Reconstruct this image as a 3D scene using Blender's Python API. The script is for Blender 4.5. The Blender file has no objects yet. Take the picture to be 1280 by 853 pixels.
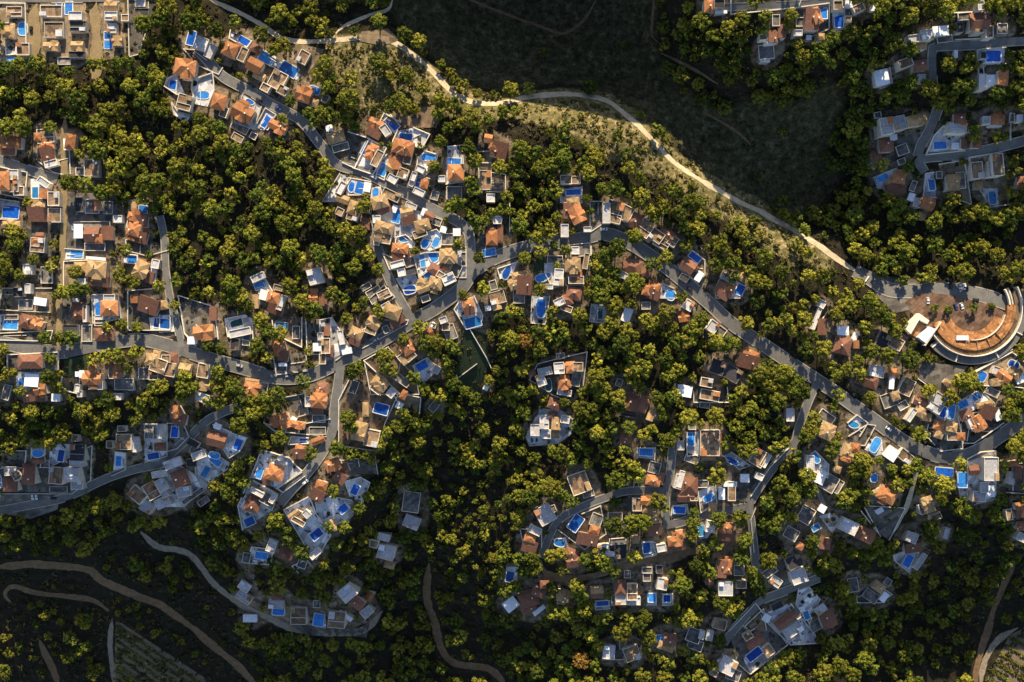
import bpy, bmesh, math, random
import numpy as np
from mathutils import Vector, Matrix
rng = random.Random(11)
nrs = np.random.RandomState(5)
C = bpy.context.scene.collection
SC = bpy.context.scene
# ------------------------------------------------------------------ camera, light, exposure
H = 600.0                    # camera height over the ridge, metres
MPP = 0.5                    # metres per photograph pixel at height zero
SUN_EL, SUN_AZ = 30.0, 2.0   # sun low over the hill at the head of the valley
cam = bpy.data.cameras.new('camera'); co = bpy.data.objects.new('camera', cam); C.objects.link(co)
co.location = (0, 0, H); cam.sensor_width = 36; cam.lens = 36 * H / (1280 * MPP)
cam.clip_start = 1; cam.clip_end = 5000
SC.camera = co
W = bpy.data.worlds.new('World'); SC.world = W; W.use_nodes = True
nt = W.node_tree; bg = nt.nodes['Background']
sk = nt.nodes.new('ShaderNodeTexSky'); sk.sky_type = 'NISHITA'; sk.sun_disc = False
sk.sun_elevation = math.radians(SUN_EL); sk.sun_rotation = math.radians(SUN_AZ)
nt.links.new(sk.outputs[0], bg.inputs[0]); bg.inputs[1].default_value = 0.09
sl = bpy.data.lights.new('sun', 'SUN'); sl.energy = 5.0; sl.angle = math.radians(0.5); sl.color = (1, 0.82, 0.52)
so = bpy.data.objects.new('sun', sl); C.objects.link(so)
so.rotation_euler = (math.radians(-(90 - SUN_EL)), 0, math.radians(-SUN_AZ))
SC.view_settings.view_transform = 'Standard'; SC.view_settings.look = 'None'
SC.view_settings.exposure = 1.0; SC.view_settings.gamma = 1
SC.cycles.max_bounces = 5; SC.cycles.diffuse_bounces = 2; SC.cycles.transparent_max_bounces = 4
# ------------------------------------------------------------------ terrain
GX = np.arange(0, 1281, 80.0)
GY = np.array([0, 78, 155, 233, 310, 388, 465, 543, 620, 698, 775, 853.0])
GZ = np.array([
 [2,2,1,0,-2,-2,0,-22,-32,-36,-18,35,42,42,40,38,38],
 [2,2,1,1,2,3,3,-6,-18,-25,-28,14,26,20,18,18,18],
 [0,0,-1,0,0,2,2,3,4,3,-2,-18,-14,-12,-7,-4,-4],
 [-2,-2,-3,-2,-2,-1,0,0,0,1,0,-6,-29,-36,-31,-29,-28],
 [-4,-4,-5,-6,-6,-4,-3,-2,-2,-3,-4,-8,-14,-25,-35,-36,-36],
 [-6,-6,-7,-8,-9,-8,-6,-6,-8,-8,-9,-13,-18,-25,-31,-33,-34],
 [-8,-8,-9,-11,-11,-11,-11,-18,-20,-16,-16,-18,-22,-27,-32,-34,-35],
 [-31,-29,-27,-25,-18,-15,-24,-38,-36,-28,-25,-26,-28,-31,-35,-37,-38],
 [-55,-54,-52,-46,-28,-20,-50,-54,-46,-38,-34,-34,-36,-39,-42,-48,-55],
 [-81,-80,-78,-72,-52,-40,-77,-66,-55,-47,-43,-44,-46,-52,-66,-76,-84],
 [-106,-97,-104,-98,-82,-72,-103,-88,-76,-66,-58,-57,-64,-78,-93,-103,-111],
 [-119,-114,-127,-124,-112,-104,-128,-114,-102,-90,-78,-78,-90,-104,-120,-130,-136]], float)
HC = np.array([30,30,35,40,58,59,61,71,81,87,93,80,75,70,66,64,62], float)
GZ = np.vstack([2 * GZ[:1] - GZ[1:2], GZ, 2 * GZ[-1:] - GZ[-2:-1]])      # one row beyond each edge keeps the slope
def cr(p, t):
    p0, p1, p2, p3 = p
    return .5 * ((2 * p1) + (-p0 + p2) * t + (2 * p0 - 5 * p1 + 4 * p2 - p3) * t * t + (-p0 + 3 * p1 - 3 * p2 + p3) * t ** 3)
def THV(X, Y):
    """height of the ground at world X, Y (numpy arrays)"""
    u = np.clip(X / MPP + 640, 0, 1280); v0 = 426.5 - Y / MPP; v = np.clip(v0, 0, 853)
    fu = u / 80.0; i = np.minimum(fu.astype(int), 15); tu = fu - i
    fv = v / (853 / 11.0); j = np.minimum(fv.astype(int), 10); tv = fv - j
    rows = []
    for dj in (-1, 0, 1, 2):
        jj = np.clip(j + dj + 1, 0, 13)
        rows.append(cr([GZ[jj, np.clip(i + d, 0, 16)] for d in (-1, 0, 1, 2)], tu))
    z = cr(rows, tv)
    hc = cr([HC[np.clip(i + d, 0, 16)] for d in (-1, 0, 1, 2)], tu)
    t = np.clip(-v0 / 180.0, 0, 1); t = t * t * (3 - 2 * t)
    z = z * (1 - t) + hc * t
    return z - np.clip(v0 - 853, 0, 160) * .32 * np.clip(1 - np.abs(u - 200) / 900, 0, 1)
def TH(x, y): return float(THV(np.array([x]), np.array([y]))[0])
def atv(U, V, dz=0.0):
    """pixels of the photograph -> world points on the ground (dz above it)"""
    U = np.asarray(U, float); V = np.asarray(V, float)
    X = (U - 640) * MPP; Y = (426.5 - V) * MPP
    for _ in range(7):
        k = (H - THV(X, Y) - dz) / H
        X = (U - 640) * MPP * k; Y = (426.5 - V) * MPP * k
    return X, Y, THV(X, Y)
def at(u, v, dz=0.0):
    X, Y, Z = atv([u], [v], dz); return float(X[0]), float(Y[0]), float(Z[0])
def mscale(z): return MPP * (H - z) / H
# ------------------------------------------------------------------ data traced from the photograph
DATA = """c corner
@ 0 0
g t 0,30 195,30 205,440 20,470 0,440
g t 300,20 640,20 665,440 420,480 310,400
g t 770,20 930,20 940,430 780,450
g d 960,0 1180,0 1130,140 1040,410 970,430
h 110 90 120 80 0 B
h 70 245 95 75 0 Y
p 168 215 65 95 0 o
p 85 445 75 60 0 k
g w 50,345 130,335 125,410 50,415
h 175 370 100 95 0 B
h 385 85 170 90 0 B
p 512 60 55 95 0 r
p 440 42 40 35 0 r
h 570 125 105 65 0 F
h 405 225 150 120 0 B
h 585 200 130 85 0 D
h 580 345 95 65 0 Y
h 575 410 125 50 0 D
h 385 350 120 65 0 Y
h 830 50 100 60 0 Y
h 840 130 100 70 0 F
h 840 215 70 75 0 F
p 800 265 45 55 0 r
p 805 335 55 55 0 r
h 880 310 70 80 0 Y
h 1060 100 115 75 0 D
h 1050 30 80 50 0 F
h 470 450 100 60 0 S
c crescent
@ 200 20
G w 40,530 60,470 130,440 150,500 190,590 130,590
p 95 515 50 65 12 r
h 200 395 170 130 8 O
G w 250,480 400,430 410,560 360,680 270,660 240,540
p 320 590 90 55 0 o
h 190 650 115 120 15 B
g w 90,650 140,720 230,740 200,800 110,740
h 450 650 110 120 15 O
h 480 720 60 80 20 B
g b 180,250 300,260 470,390 440,440 280,370
p 232 165 55 105 15 r
h 315 215 100 100 20 F
h 375 265 60 110 25 F
G w 530,110 690,190 650,240 520,170
p 630 190 90 50 30 r
h 530 260 110 110 25 O
h 590 230 60 50 25 R
h 620 290 60 110 25 B
G w 740,240 890,340 860,390 720,330
p 795 315 110 75 30 r
h 715 245 90 60 30 R
h 715 380 120 100 28 O
h 740 450 90 60 28 Y
p 960 400 130 80 30 r
g w 880,330 1050,440 1020,480 870,390
h 880 480 120 140 28 B
h 920 560 80 70 28 B
h 790 540 70 60 28 B
g t 1010,210 1230,250 1110,430 1000,350
h 1070 310 80 100 28 B
h 1080 600 120 100 20 O
h 1150 650 60 60 20 Y
g t 1090,520 1180,500 1230,600 1190,680 1120,620
p 1150 555 85 55 20 o
g w 620,590 760,680 700,850 560,800
p 670 640 65 45 20 k
h 625 730 170 120 28 O
G w 790,690 870,740 780,853 700,853
p 800 790 60 100 28 r
h 880 830 150 70 28 O
h 590 830 140 60 28 S
c terrace
@ 400 110
g d 210,330 370,380 260,600 170,560
h 120 370 140 80 -15 Y
h 110 345 120 40 -15 W
h 150 440 130 60 -15 S
g b 330,200 500,240 560,330 540,420 420,360
h 415 270 110 75 25 O
h 400 340 120 60 30 R
G w 480,190 600,260 570,350 450,250
p 540 262 55 110 -40 r
h 490 320 60 90 -35 F
G w 580,320 700,300 820,350 760,460 640,410 530,430
p 640 365 95 50 5 r
h 625 450 170 110 15 O
h 600 500 160 60 15 R
h 650 540 60 60 15 B
G w 360,380 500,450 400,650 250,600
p 340 450 40 95 28 r
h 385 480 70 130 28 O
h 430 530 60 130 28 B
h 560 560 100 110 0 O
h 530 600 70 60 30 Y
p 470 610 60 90 25 r
h 620 640 80 80 20 B
h 540 680 80 60 30 F
g w 440,560 500,500 520,560 480,690 420,660
G w 150,640 230,680 130,850 20,850
h 160 750 50 100 28 F
p 240 735 50 85 15 k
p 298 740 60 100 15 r
h 352 740 55 75 10 W
p 415 790 45 85 5 o
g w 210,670 380,700 380,800 200,800
g w 390,750 450,730 470,850 380,853
h 170 830 100 60 20 Y
h 530 800 140 70 25 B
g w 730,520 780,470 880,500 860,580 780,660 720,620
p 810 517 95 45 3 r
h 840 565 90 40 5 Y
h 750 610 70 50 25 F
h 700 665 40 70 20 F
G w 690,640 820,680 760,770 650,740
p 735 710 40 75 15 r
h 780 715 60 75 15 O
h 740 780 90 50 25 F
h 690 700 40 80 25 F
g w 950,440 1060,430 1080,700 940,720
p 1000 548 100 45 3 r
h 1015 640 125 130 0 O
h 1000 780 120 100 0 S
h 855 800 60 70 15 S
g d 1180,560 1277,560 1277,770 1190,770
h 1235 690 90 150 0 B
h 1255 380 60 60 10 O
g d 1130,440 1240,380 1277,470 1180,480
c westside
@ 0 142
h 100 220 160 90 5 O
h 60 280 110 60 5 R
h 345 170 130 110 -5 B
h 350 240 120 70 -8 O
h 360 310 100 110 -8 R
h 385 375 100 50 -15 F
h 495 230 45 90 -3 W
h 535 215 75 120 8 O
h 290 180 50 60 0 O
g d 290,360 520,280 530,470 400,440
g d 570,340 770,330 760,500 580,480
h 690 410 110 130 0 B
h 590 430 70 60 0 S
g t 0,400 210,440 190,640 0,600
h 45 510 90 150 0 O
h 110 540 80 100 0 B
h 110 460 80 80 0 F
h 150 580 80 70 0 B
g w 230,490 420,470 390,560 350,640 230,630
p 262 590 45 80 0 r
h 330 600 60 70 10 O
h 330 515 100 50 35 F
g w 0,640 150,660 140,790 0,790
p 80 735 120 90 5 r
h 80 830 160 50 0 Y
h 285 690 110 70 0 Y
h 280 755 130 110 0 R
h 410 640 90 110 0 B
h 410 760 100 110 0 B
g d 510,590 870,610 870,840 510,840
h 680 690 110 110 0 S
h 735 685 45 85 -5 O
h 590 680 60 110 0 D
h 800 700 70 100 0 S
h 680 825 280 45 0 S
p 580 845 80 40 0 r
g t 970,650 1110,640 1110,850 950,850
p 1065 715 65 55 5 r
h 1010 760 70 100 15 O
h 1060 800 90 80 5 R
h 1000 690 50 60 0 Y
c northeast
@ 853 0
h 195 55 80 110 0 O
h 270 40 80 70 0 D
h 285 95 95 25 0 W
g d 360,0 880,10 860,60 360,110
h 680 280 80 90 0 R
h 625 390 120 110 -5 S
h 615 435 75 70 5 W
h 650 325 90 25 -5 W
h 700 150 60 90 0 S
h 740 240 60 100 0 R
g d 860,60 1090,30 1090,220 870,320
h 955 160 110 160 0 R
h 990 130 60 130 -20 O
p 1050 105 50 75 0 r
h 940 285 40 40 0 W
h 885 160 70 70 0 S
g w 1110,50 1200,60 1210,240 1120,230
p 1160 165 60 90 -3 r
h 1150 50 70 70 0 B
h 1237 35 55 55 0 W
h 1240 90 60 60 0 S
h 1225 155 50 50 0 B
c farnortheast
@ 1066 0
h 35 70 90 60 -25 B
h 150 65 40 40 0 W
h 440 300 90 60 -8 F
h 540 270 100 80 -8 F
h 650 235 125 75 -5 W
h 690 290 120 50 -8 S
h 500 350 90 45 5 Y
h 495 495 110 80 -8 R
h 380 480 110 70 -20 B
g w 150,540 270,510 290,640 200,665
h 205 585 110 120 -12 W
h 500 590 60 60 0 F
g b 750,100 1000,90 1000,290 760,300
h 930 170 150 130 -5 R
h 920 220 80 80 -5 B
h 840 120 110 60 -5 S
h 790 210 50 80 -5 D
h 1000 250 60 90 0 B
g w 920,380 970,370 1130,360 1130,480 960,480 970,560 930,560
p 1040 420 110 90 0 r
h 970 415 40 50 0 D
h 1015 610 90 100 -2 W
h 950 620 60 120 0 F
h 1100 590 75 120 5 O
h 1120 210 80 80 0 S
h 765 405 30 60 0 W
@ 1066 142
G w 150,80 280,40 330,120 260,180 160,180
p 237 90 40 40 0 o
h 225 110 100 130 -10 F
h 330 80 100 110 -12 F
h 460 60 150 80 -12 Y
h 410 50 60 50 -12 W
h 300 180 55 45 -5 W
h 240 240 110 110 -5 R
h 170 320 70 90 -10 R
g d 300,180 500,120 470,320 260,370
h 370 270 90 80 -20 S
G w 600,170 690,70 840,60 830,280 540,310
p 645 240 95 55 -3 r
h 765 115 140 80 3 F
h 790 40 90 80 0 R
h 760 245 60 50 0 W
h 820 230 40 80 0 R
h 1070 50 110 80 0 O
h 1055 85 110 40 0 W
h 985 55 60 60 0 F
h 1240 40 50 60 0 W
h 1190 30 40 70 0 S
g w 150,480 320,410 340,450 240,560 180,560
p 215 485 90 45 -28 o
h 335 485 100 90 10 O
h 310 570 160 90 -10 R
h 275 510 60 50 -20 Y
g w 540,450 600,440 620,630 520,630
p 580 530 45 90 -8 r
h 545 675 110 90 15 O
h 470 670 60 70 15 F
h 432 625 50 65 20 W
g t 640,380 830,350 880,680 700,610
h 735 520 90 130 -5 Y
h 805 500 70 130 -5 S
g t 860,330 1100,290 1170,680 1020,700 900,500
h 910 430 90 130 -5 B
h 1060 390 90 170 -5 B
h 1020 420 60 120 -5 F
h 930 540 60 60 0 Y
g w 970,560 1080,560 1090,710 980,690
p 1035 630 55 100 -5 o
h 1245 520 60 100 0 R
h 920 230 70 60 0 R
h 900 110 60 60 0 R
c midnorth
@ 600 180
h 145 50 130 120 15 R
h 105 25 70 60 25 O
g d 0,200 190,230 190,360 0,360
h 110 325 140 70 0 B
h 35 260 40 110 0 F
g d 90,550 170,550 160,760 0,853 0,700
h 88 700 85 120 0 O
h 88 640 65 40 0 R
h 150 670 40 150 0 R
p 68 810 95 50 -10 r
h 130 570 60 60 0 F
g w 600,330 760,320 760,440 600,440
p 697 360 110 40 -2 r
h 695 440 100 70 -10 Y
h 720 530 110 140 -25 O
h 655 500 70 120 0 R
h 630 650 60 100 0 F
h 640 270 90 70 0 B
h 715 270 70 60 0 B
g d 820,430 910,430 910,600 820,660
h 940 520 60 160 0 F
h 1000 510 130 170 15 B
h 1085 520 100 120 28 B
h 1150 570 110 120 25 R
h 1230 630 110 130 35 B
h 800 640 60 40 0 F
h 750 790 160 100 -5 S
h 770 800 70 80 0 B
c leftblocks
@ 0 270
h 290 220 110 110 5 B
h 285 185 80 40 5 O
h 300 150 60 50 0 R
g d 190,80 430,60 420,300 190,320
h 220 400 70 80 0 F
h 340 440 90 130 0 S
h 250 300 60 40 0 S
g t 20,540 390,540 380,720 0,700
h 300 640 100 60 8 W
h 180 660 110 80 0 S
h 140 570 80 70 0 D
g w 10,740 130,740 130,850 10,850
p 78 815 105 60 3 r
h 75 755 110 40 0 S
h 200 790 110 110 15 R
h 285 815 90 80 20 O
h 585 115 70 110 0 W
h 690 140 120 120 0 R
h 800 130 90 110 0 R
h 740 175 60 70 0 O
h 700 230 160 60 0 S
g d 500,20 850,20 850,270 500,240
g w 490,245 630,255 630,320 490,325
p 570 288 90 55 5 r
h 715 318 155 25 5 W
h 730 400 160 130 5 Y
h 740 490 170 80 5 R
h 600 385 90 80 0 Y
h 600 490 80 50 0 W
g t 480,340 660,330 650,540 480,530
h 1005 105 100 100 15 O
h 1060 165 80 90 15 R
h 990 30 50 60 0 O
g d 940,180 1110,150 1250,260 1100,300 950,260
G w 925,285 1030,295 1030,360 925,350
p 985 325 75 50 8 r
h 1060 400 100 140 25 Y
h 1090 350 80 50 10 R
h 1140 440 50 130 5 W
h 1165 360 60 70 10 F
h 1120 460 60 90 20 R
G w 690,590 770,585 890,600 910,760 760,800 700,800
p 730 685 40 110 -3 r
h 825 690 140 120 0 O
h 820 610 90 50 0 F
h 590 710 110 140 0 R
h 640 730 30 130 0 F
h 565 640 40 50 0 W
g d 470,620 660,600 660,800 460,790
G d 960,560 1190,540 1277,740 1277,853 960,853
h 1115 670 160 130 20 R
h 1005 620 50 60 0 O
h 1220 660 60 80 -10 Y
g w 1120,760 1277,740 1277,850 1130,850
p 1208 802 120 70 8 r
c midleft
@ 200 300
G d 140,415 410,500 440,740 270,790 190,700
h 340 690 160 110 -8 O
h 395 550 50 110 0 R
h 240 750 75 60 0 W
g w 0,560 90,560 110,680 0,690
g w 670,280 760,240 840,380 740,400
p 745 335 85 55 -22 r
h 735 280 110 50 -25 F
h 770 410 60 80 15 W
h 850 430 90 90 15 O
h 860 520 120 70 20 R
h 715 460 40 110 0 Y
h 910 470 40 120 20 F
G w 490,590 640,560 690,590 700,760 510,720
p 570 620 90 50 -15 r
h 600 690 170 60 -12 F
h 640 740 60 100 5 S
h 560 780 70 90 5 D
h 1165 275 110 120 -15 F
p 1160 262 75 45 -15 r
h 1150 415 55 110 0 O
h 1215 440 60 110 0 R
p 905 640 90 45 3 r
g b 840,600 1060,580 1060,800 850,700
h 895 810 100 100 -10 O
h 1010 690 60 100 0 S
h 1240 680 60 70 0 R
h 1200 720 40 60 0 F
p 1195 725 35 55 0 r
h 1170 800 65 65 0 W
g d 1090,590 1277,590 1277,853 1100,853
h 1240 790 70 120 0 B
c heart
@ 400 220
h 165 200 80 100 25 Y
h 150 270 60 60 25 B
h 250 240 80 110 18 Y
h 245 300 90 70 18 B
h 340 250 60 50 10 S
h 450 200 130 100 -15 Y
h 480 255 120 60 -25 R
g w 385,90 430,80 460,130 430,190 385,190
h 555 245 40 60 20 W
p 575 300 55 100 15 r
h 650 275 100 80 -10 Y
h 665 330 110 60 -20 R
h 680 225 90 40 20 F
h 765 370 120 90 -15 Y
h 745 430 110 60 -20 B
h 480 390 150 80 15 Y
h 470 460 130 90 10 B
h 425 325 60 60 0 F
p 430 320 50 40 10 k
h 430 480 40 80 15 F
G w 570,460 640,440 710,500 700,540 560,530
p 625 470 70 45 0 o
h 600 545 130 70 8 O
h 605 600 140 50 -10 R
g d 470,580 560,620 720,600 740,700 520,700
h 580 660 110 50 -15 F
h 670 640 90 70 -20 S
h 670 710 110 60 -15 D
h 610 720 60 60 -10 F
G w 750,500 800,420 870,400 910,440 900,530 820,560 760,540
p 785 505 50 75 35 o
p 865 495 45 75 25 o
G w 700,600 780,575 890,570 900,650 850,680 740,760
p 765 635 35 90 -8 r
p 845 600 60 85 -25 o
h 960 600 140 110 0 Y
h 930 580 60 50 0 Y
h 950 470 100 90 0 S
h 1020 420 60 60 0 W
h 920 400 50 50 15 W
h 870 340 70 60 20 S
h 815 300 80 50 25 R
h 775 270 40 60 20 W
h 1010 700 80 100 25 S
h 860 700 110 80 30 R
p 805 735 60 50 -25 r
h 865 800 110 90 15 Y
h 770 800 90 60 30 Y
h 960 770 100 80 -25 F
h 900 740 60 50 30 B
h 770 840 100 60 -20 Y
g w 570,770 700,720 740,800 720,853 620,853
p 670 850 90 60 -15 o
g w 900,560 1090,530 1090,760 900,760
g w 380,280 600,220 800,280 720,450 560,460 400,520
h 930 680 60 50 0 R
h 1070 620 40 110 0 S
c southheart
@ 400 350
G d 330,180 480,40 560,130 470,190
h 480 110 100 70 -25 B
h 410 110 120 110 -30 S
h 540 240 140 110 20 Y
h 500 200 70 60 -30 F
h 590 300 90 60 -25 R
h 400 325 110 80 35 Y
h 380 375 90 60 20 B
h 270 400 110 90 25 Y
h 260 460 90 60 20 R
h 490 370 50 60 -25 S
h 560 330 70 60 -20 R
g d 200,430 460,300 660,300 650,330 320,510
g w 0,300 90,280 240,520 120,600 0,620
h 160 430 40 110 -10 F
h 60 400 60 90 0 R
h 30 410 60 90 5 S
h 0 430 50 60 0 S
p 5 425 40 60 0 r
h 60 530 80 100 5 R
h 20 590 50 80 0 B
h 200 530 80 50 -10 W
G w 1040,160 1150,120 1215,270 1200,350 1090,370 1000,220
h 1105 180 90 80 -12 O
h 1115 235 80 60 -12 R
p 1140 315 120 75 -15 r
h 810 400 80 70 -25 O
h 970 390 90 120 -20 S
h 920 300 60 50 -20 F
h 840 340 50 40 10 S
h 940 350 60 60 0 B
h 655 510 90 100 -30 O
h 650 570 130 90 -40 B
G w 690,640 800,580 890,660 780,770
p 760 640 85 60 -28 r
h 870 670 50 60 30 F
h 450 770 130 90 38 Y
h 420 810 90 60 38 B
h 600 740 60 160 -55 S
g b 330,600 510,500 700,640 740,853 380,853
h 250 800 60 100 20 S
g v 1060,380 1130,370 1220,400 1270,600 1180,853 1000,750
h 20 810 90 90 0 R
h 1240 800 40 50 30 W
c centre
@ 600 300
p 203 245 60 105 25 k
g w 130,215 280,165 240,260 150,290
h 290 270 110 60 -10 Y
h 255 330 80 90 -20 Y
h 330 340 120 150 5 R
h 290 420 90 110 0 S
h 130 430 120 100 -15 B
h 120 480 70 90 -15 Y
h 60 510 50 40 -10 W
g v 405,130 480,120 480,230 400,240
g w 480,180 630,180 620,340 540,360 480,240
p 470 275 120 65 -20 k
h 510 350 70 40 0 F
h 585 280 70 130 5 F
h 690 190 120 110 0 Y
h 700 255 130 60 0 O
h 715 300 120 60 0 B
h 560 145 120 60 0 S
g d 640,70 830,50 830,120 770,340 640,340
h 790 160 40 120 10 B
h 710 80 60 60 0 F
G w 385,420 520,420 490,630 380,620
p 455 505 65 145 0 o
h 630 450 130 80 -10 R
h 645 510 90 50 20 B
h 590 465 80 60 -25 F
h 700 400 120 100 10 R
G w 830,480 945,490 935,625 815,610
p 897 550 35 80 0 r
h 1095 560 70 110 20 W
h 1130 200 150 110 15 R
h 1070 265 60 50 30 F
h 1240 370 60 90 10 O
h 1240 240 70 80 30 R
h 1240 490 70 60 0 S
c ridgeroad
@ 800 230
h 50 320 120 110 35 B
h 120 390 110 90 35 B
h 200 380 140 80 35 R
h 160 440 120 80 30 B
h 60 400 60 60 35 Y
h 240 430 70 80 35 B
G t 280,600 380,495 480,570 480,680 430,740 290,630
p 410 545 90 50 38 r
h 355 610 120 100 35 R
h 400 620 70 40 40 R
h 440 690 50 80 30 W
h 330 700 70 50 30 D
G w 560,780 620,650 790,770 740,853 560,853
p 745 790 60 75 25 r
h 660 770 100 100 25 O
h 660 710 120 50 30 F
h 600 780 70 90 30 R
h 620 830 90 60 30 R
h 100 770 100 80 20 O
h 40 790 40 120 10 O
h 100 830 100 70 20 R
g w 160,740 250,780 280,853 150,853
p 225 830 70 70 20 o
@ 850 360
h 20 210 70 90 -10 O
h 40 250 60 60 0 R
h 60 130 70 80 30 F
h 240 290 80 90 35 F
h 310 320 80 60 35 S
h 520 500 130 80 25 O
h 500 550 170 110 15 R
h 390 640 130 110 30 D
h 280 590 110 110 20 D
h 40 770 100 90 10 W
g d 100,770 350,740 360,853 100,853
h 220 800 150 80 10 B
h 1055 290 70 130 0 R
h 1055 270 50 40 0 Y
h 1015 230 30 180 20 F
h 1050 120 60 60 30 F
h 1210 430 130 140 15 R
h 1215 320 90 70 0 W
c arenaside
@ 1066 330
h 320 590 110 90 30 B
h 230 570 100 120 25 D
h 20 600 40 60 0 O
h 15 545 40 70 20 W
h 170 800 120 90 10 F
h 300 810 60 60 0 O
c lowleft
@ 0 400
g d 10,100 400,80 380,160 0,150
g w 120,390 300,390 320,520 120,540
p 165 465 35 60 0 r
h 240 450 110 100 5 W
h 310 520 90 80 -10 O
h 240 570 120 80 -10 R
h 300 580 90 60 0 R
h 420 580 70 60 3 W
h 50 540 60 120 15 S
g d 60,260 440,240 440,380 60,370
h 230 310 200 110 0 R
h 640 100 80 130 0 S
h 780 110 150 100 0 R
h 740 20 90 50 0 S
h 530 80 120 90 0 D
G v 480,300 660,260 640,430 480,420
G d 465,430 600,440 590,550 460,520
h 610 405 40 60 0 W
h 580 405 40 40 0 W
h 700 380 60 90 0 O
h 700 440 150 90 0 O
h 730 490 110 60 0 F
h 585 510 40 60 10 F
h 610 550 40 50 0 F
h 880 380 70 110 0 O
h 845 390 60 100 0 B
h 820 340 60 60 0 R
g d 780,440 1020,440 1020,540 790,540
h 920 480 150 90 0 S
p 980 485 40 75 0 r
h 1135 300 110 90 15 Y
h 1190 340 120 110 20 B
h 1080 400 110 90 0 S
h 1240 390 80 110 0 R
h 1150 410 70 80 0 B
h 1240 290 70 60 0 B
c fork
@ 200 430
h 30 110 90 70 10 B
h 80 190 90 110 10 B
h 190 190 90 90 10 Y
h 100 110 70 90 5 R
h 330 200 90 110 10 B
h 320 300 80 100 10 Y
h 330 400 100 70 25 F
h 690 340 110 120 8 O
h 690 275 110 25 8 Y
h 770 330 60 80 10 S
h 130 505 90 80 -20 O
h 150 560 110 90 15 R
G d 60,590 180,600 220,690 130,780 60,800
p 115 655 50 80 5 r
h 10 650 30 110 0 F
G w 400,600 520,650 560,670 650,700 600,800 520,850 480,790
h 430 710 150 120 15 R
p 585 750 50 80 20 r
h 430 615 60 45 20 W
h 280 800 120 70 25 S
h 250 740 90 50 30 D
p 410 830 80 45 15 o
h 880 50 120 90 -15 O
h 920 90 80 90 10 R
g d 850,100 1090,60 1100,200 870,230
h 920 155 55 28 0 W
h 1170 20 60 60 0 W
h 1240 60 80 120 0 R
G d 920,400 1080,370 1110,520 1030,545
h 1195 420 110 120 5 O
h 1110 430 50 80 0 F
h 1175 500 80 50 0 R
h 870 575 80 90 -20 O
h 940 570 70 120 -20 O
h 1030 600 120 50 12 O
h 990 640 100 50 5 B
G d 780,590 860,650 1240,690 1270,560 1100,590 960,650
h 995 565 45 40 30 W
h 1170 650 130 60 0 S
h 1180 560 100 60 0 S
G w 980,690 1110,700 1110,740 960,750
p 1070 725 60 35 5 r
h 1180 720 100 50 -20 O
h 1050 780 80 50 10 O
h 1040 820 100 80 0 R
h 1100 800 50 70 0 R
c hilltop
@ 640 420
G d 130,330 190,210 340,170 560,120 530,370 430,490 300,440 170,350
h 435 235 70 90 -5 O
h 385 345 100 100 -8 O
h 490 230 80 70 0 B
h 350 240 80 90 -5 F
h 245 265 110 60 -12 F
p 275 365 55 95 0 k
h 215 330 70 90 -20 F
h 390 420 110 50 10 F
h 480 320 70 120 10 S
G w 210,540 370,560 450,620 440,730 340,800 130,820 100,750
h 240 640 70 110 0 F
h 330 650 70 100 5 Y
h 170 700 70 90 0 F
h 300 590 60 50 0 R
h 255 730 70 70 0 F
h 320 730 60 60 0 Y
h 320 510 110 80 20 R
h 395 620 70 60 10 F
h 890 500 120 130 10 R
h 980 510 80 130 25 R
h 870 590 120 30 10 D
h 1035 585 50 100 20 Y
h 1260 375 50 30 0 W
h 800 350 50 60 20 S
h 850 770 90 90 0 R
c lowercrescent
@ 0 530
g d 10,200 200,200 190,330 20,320
h 90 350 90 70 0 F
h 90 450 110 110 0 R
h 140 380 70 70 -30 B
h 230 370 100 170 3 R
h 290 270 90 50 0 R
g w 240,180 340,185 330,260 240,250
p 292 215 85 65 0 k
p 0 425 40 100 0 o
h 330 300 70 60 0 S
g w 370,210 430,150 530,150 520,320 370,310
p 465 235 45 85 10 r
h 440 380 110 130 5 B
h 560 370 110 110 3 F
h 590 210 110 130 3 D
h 585 290 110 50 3 F
h 430 490 140 50 0 S
h 590 450 90 70 0 F
g d 0,330 380,320 690,160 680,420 540,520 0,520
g w 1075,0 1250,0 1250,240 1080,290
p 1150 238 85 45 -10 r
h 1110 60 70 110 0 S
h 1200 60 30 120 0 F
h 940 130 120 120 0 B
h 1020 150 40 120 5 F
G w 860,205 940,215 940,340 840,385
p 893 275 40 75 3 r
h 1200 170 90 60 0 R
h 1040 520 130 100 40 B
h 1110 610 100 90 30 F
h 1150 490 100 130 -30 B
h 1220 450 80 100 -30 F
h 1225 580 110 80 -25 F
h 1200 370 120 50 -10 F
@ 200 540
g w 260,130 350,170 390,150 520,230 510,270 360,390 270,310
p 420 215 90 50 40 r
p 348 295 45 85 30 r
h 300 170 110 60 -20 F
h 165 340 130 130 -20 R
h 190 440 110 80 -10 F
h 110 230 140 70 -20 F
h 260 470 220 40 -35 S
g w 0,280 100,220 240,300 360,400 180,560 0,560
h 30 430 50 120 -30 F
h 240 230 80 60 0 D
c finger
@ 200 540
G w 760,130 960,190 1060,290 870,420 680,340
p 745 305 45 80 20 r
h 870 300 120 130 15 O
h 890 240 80 30 45 F
h 800 370 60 60 0 R
G w 650,400 700,360 880,460 840,580 620,730 585,550
p 680 660 75 60 -25 r
h 700 530 120 130 15 R
h 730 450 110 40 28 F
h 800 500 100 90 30 S
h 850 490 40 80 28 F
G d 880,420 1060,300 1080,330 920,450
@ 330 450
h 860 160 150 90 38 Y
h 830 220 90 60 38 R
h 950 245 60 70 38 F
p 875 365 105 75 15 r
g w 800,260 970,330 900,440 780,420
h 760 370 40 110 0 Y
h 720 530 100 150 12 Y
h 810 580 110 130 12 B
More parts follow.
